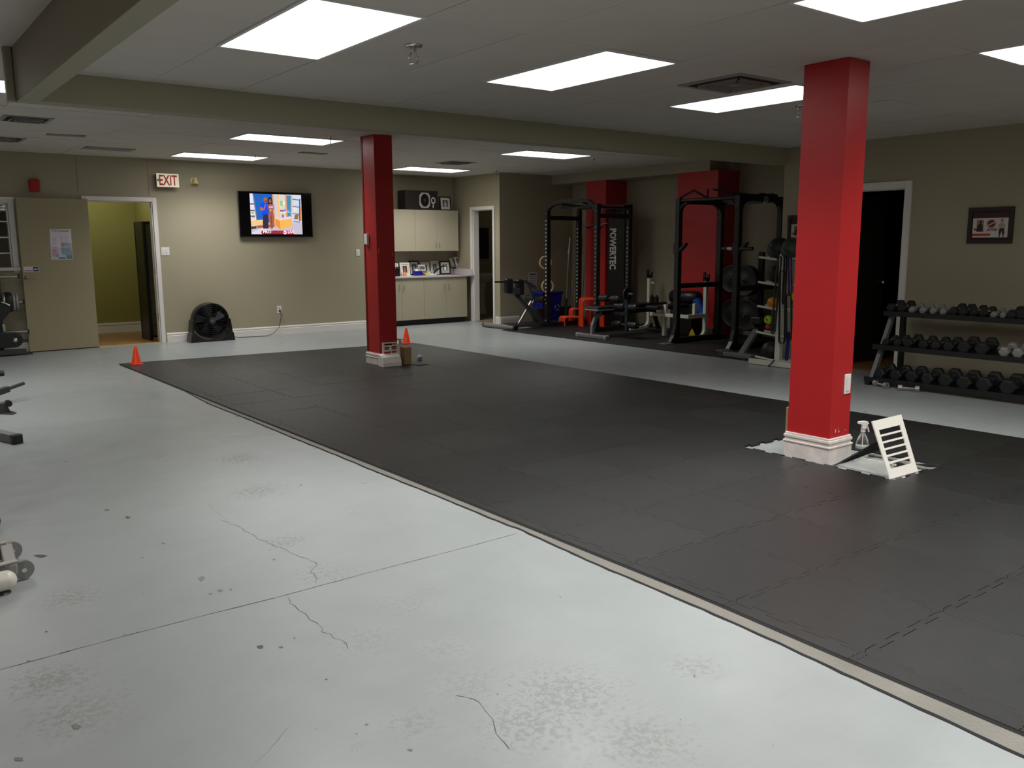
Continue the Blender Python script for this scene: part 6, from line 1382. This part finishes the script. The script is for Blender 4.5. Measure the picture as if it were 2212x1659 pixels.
e1 = Vector((PZ(40, 959).x, PZ(40, 959).y, .035)); d_ = Vector((-1, .12, 0)).normalized(); dpx = PZ(0, 951, 0)-PZ(30, 958, 0); d_ = dpx.normalized()
part('end_cap', MB().bar(e1, e1+d_*.045, .075, .07), M_blackpl, t, bevel=.006); part('tube', MB().bar(e1+d_*.045, e1+d_*.5, .07, .065), M_grey, t, bevel=.003)
c = PZ(-20, 1127, .045); t = thing('navy_knob', 'edge of a dark navy round knob at the left side', 'machine part', c-Vector((0, 0, .045))); part('knob', MB().sphere(c, .045, 18, 12), mat('navy_plastic', srgb(24, 20, 70), .35), t)  # round knob of an unidentified machine
# white machine base with castors
EL = thing('elliptical_trainer', 'white exercise machine base with two grey wheels and a red badge at the left edge', 'exercise machine', PZ(0, 1260))
b0 = PZ(24, 1251, .05); axis = (PZ(-60, 1272, .05)-b0).normalized()
r_t = .042
part('white_tube', MB().cyl(b0+axis*.02, b0+axis*.5, r_t, 20), M_whitemetal, EL); part('tube_end', MB().sphere(b0+axis*.02, r_t, 20, 12), M_whitemetal, EL)
part('levelling_foot', MB().lathe([(.035, 0), (.03, .01), (.012, .014), (.012, .03)], Vector(((b0+axis*.04).x, (b0+axis*.04).y, 0)), 18), M_blackpl, EL)
side = Vector((-axis.y, axis.x, 0)); side = side if side.x*CF.x+side.y*CF.y > 0 else -side
for (px, py) in ((29, 1189), (54, 1230)):
    wc = PZ(px-4, py, .045); r_ = .042; wd = side*1.0
    wh = part('wheel', MB().cyl(wc-axis.cross(Vector((0, 0, 1))).normalized()*.012, wc+axis.cross(Vector((0, 0, 1))).normalized()*.012, r_, 28), mat('grey_wheel', srgb(126, 128, 124), .4), EL, bevel=.004)
    nn = axis.cross(Vector((0, 0, 1))).normalized(); nn = nn if nn.dot(Vector((0, 0, CH))-wc) > 0 else -nn
    part('hub', MB().cyl(wc+nn*.012, wc+nn*.017, .010, 14), M_chrome, wh)
    part('fork', MB().prism([wc+nn*.0135+axis*.11+Vector((0, 0, .03)), wc+nn*.0135+Vector((0, 0, .042))]+[wc+nn*.0135+(-axis)*math.sin(s)*.03*0+Vector((0, 0, .042-.0*s)) for s in (0.1,)]+[wc+nn*.0135+axis*.0+Vector((0, 0, -.03)), wc+nn*.0135+axis*.11+Vector((0, 0, -.025))], nn*.003), M_grey, wh)
    tr_r = [wc-nn*.016+axis*.11+Vector((0, 0, z)) for z in (-.02, .035)]
    part('top_guard', MB().bar(wc+axis*.02+Vector((0, 0, .046)), wc+axis*.13+Vector((0, 0, .046)), .034, .006), M_silver, wh)
a = PZ(12, 1180, .06); b = PZ(24, 1232, .06); part('cross_bracket', MB().bar(a-(b-a)*.1, b, .05, .05), mat('warm_grey_metal', srgb(150, 146, 140), .35), EL, bevel=.006)
nn = Vector((0, 0, CH))-b0; nn = (nn-axis*nn.dot(axis)).normalized()
cb_ = b0+axis*.095; upn = axis.cross(nn).normalized(); upn = upn if upn.z > 0 else -upn
mb = MB()
for k in range(8):
    s0 = -.9+k*.225; s1 = s0+.225
    f = lambda s, q: cb_+axis*q+(nn*math.cos(s)+upn*math.sin(s))*(r_t+.0008)
    mb.add([f(s0, -.03), f(s0, .03), f(s1, .03), f(s1, -.03)], [(0, 1, 2, 3)])
bd = part('red_badge', mb, M_rededge, EL)
part('badge_mark', MB().tube([cb_+axis*q+(nn*math.cos(s)+upn*math.sin(s))*(r_t+.001) for q, s in ((.015, .0), (-.012, .0), (-.012, -.3), (.012, -.3), (.012, -.6), (-.016, -.6))], .0025, 5), M_plate, bd)
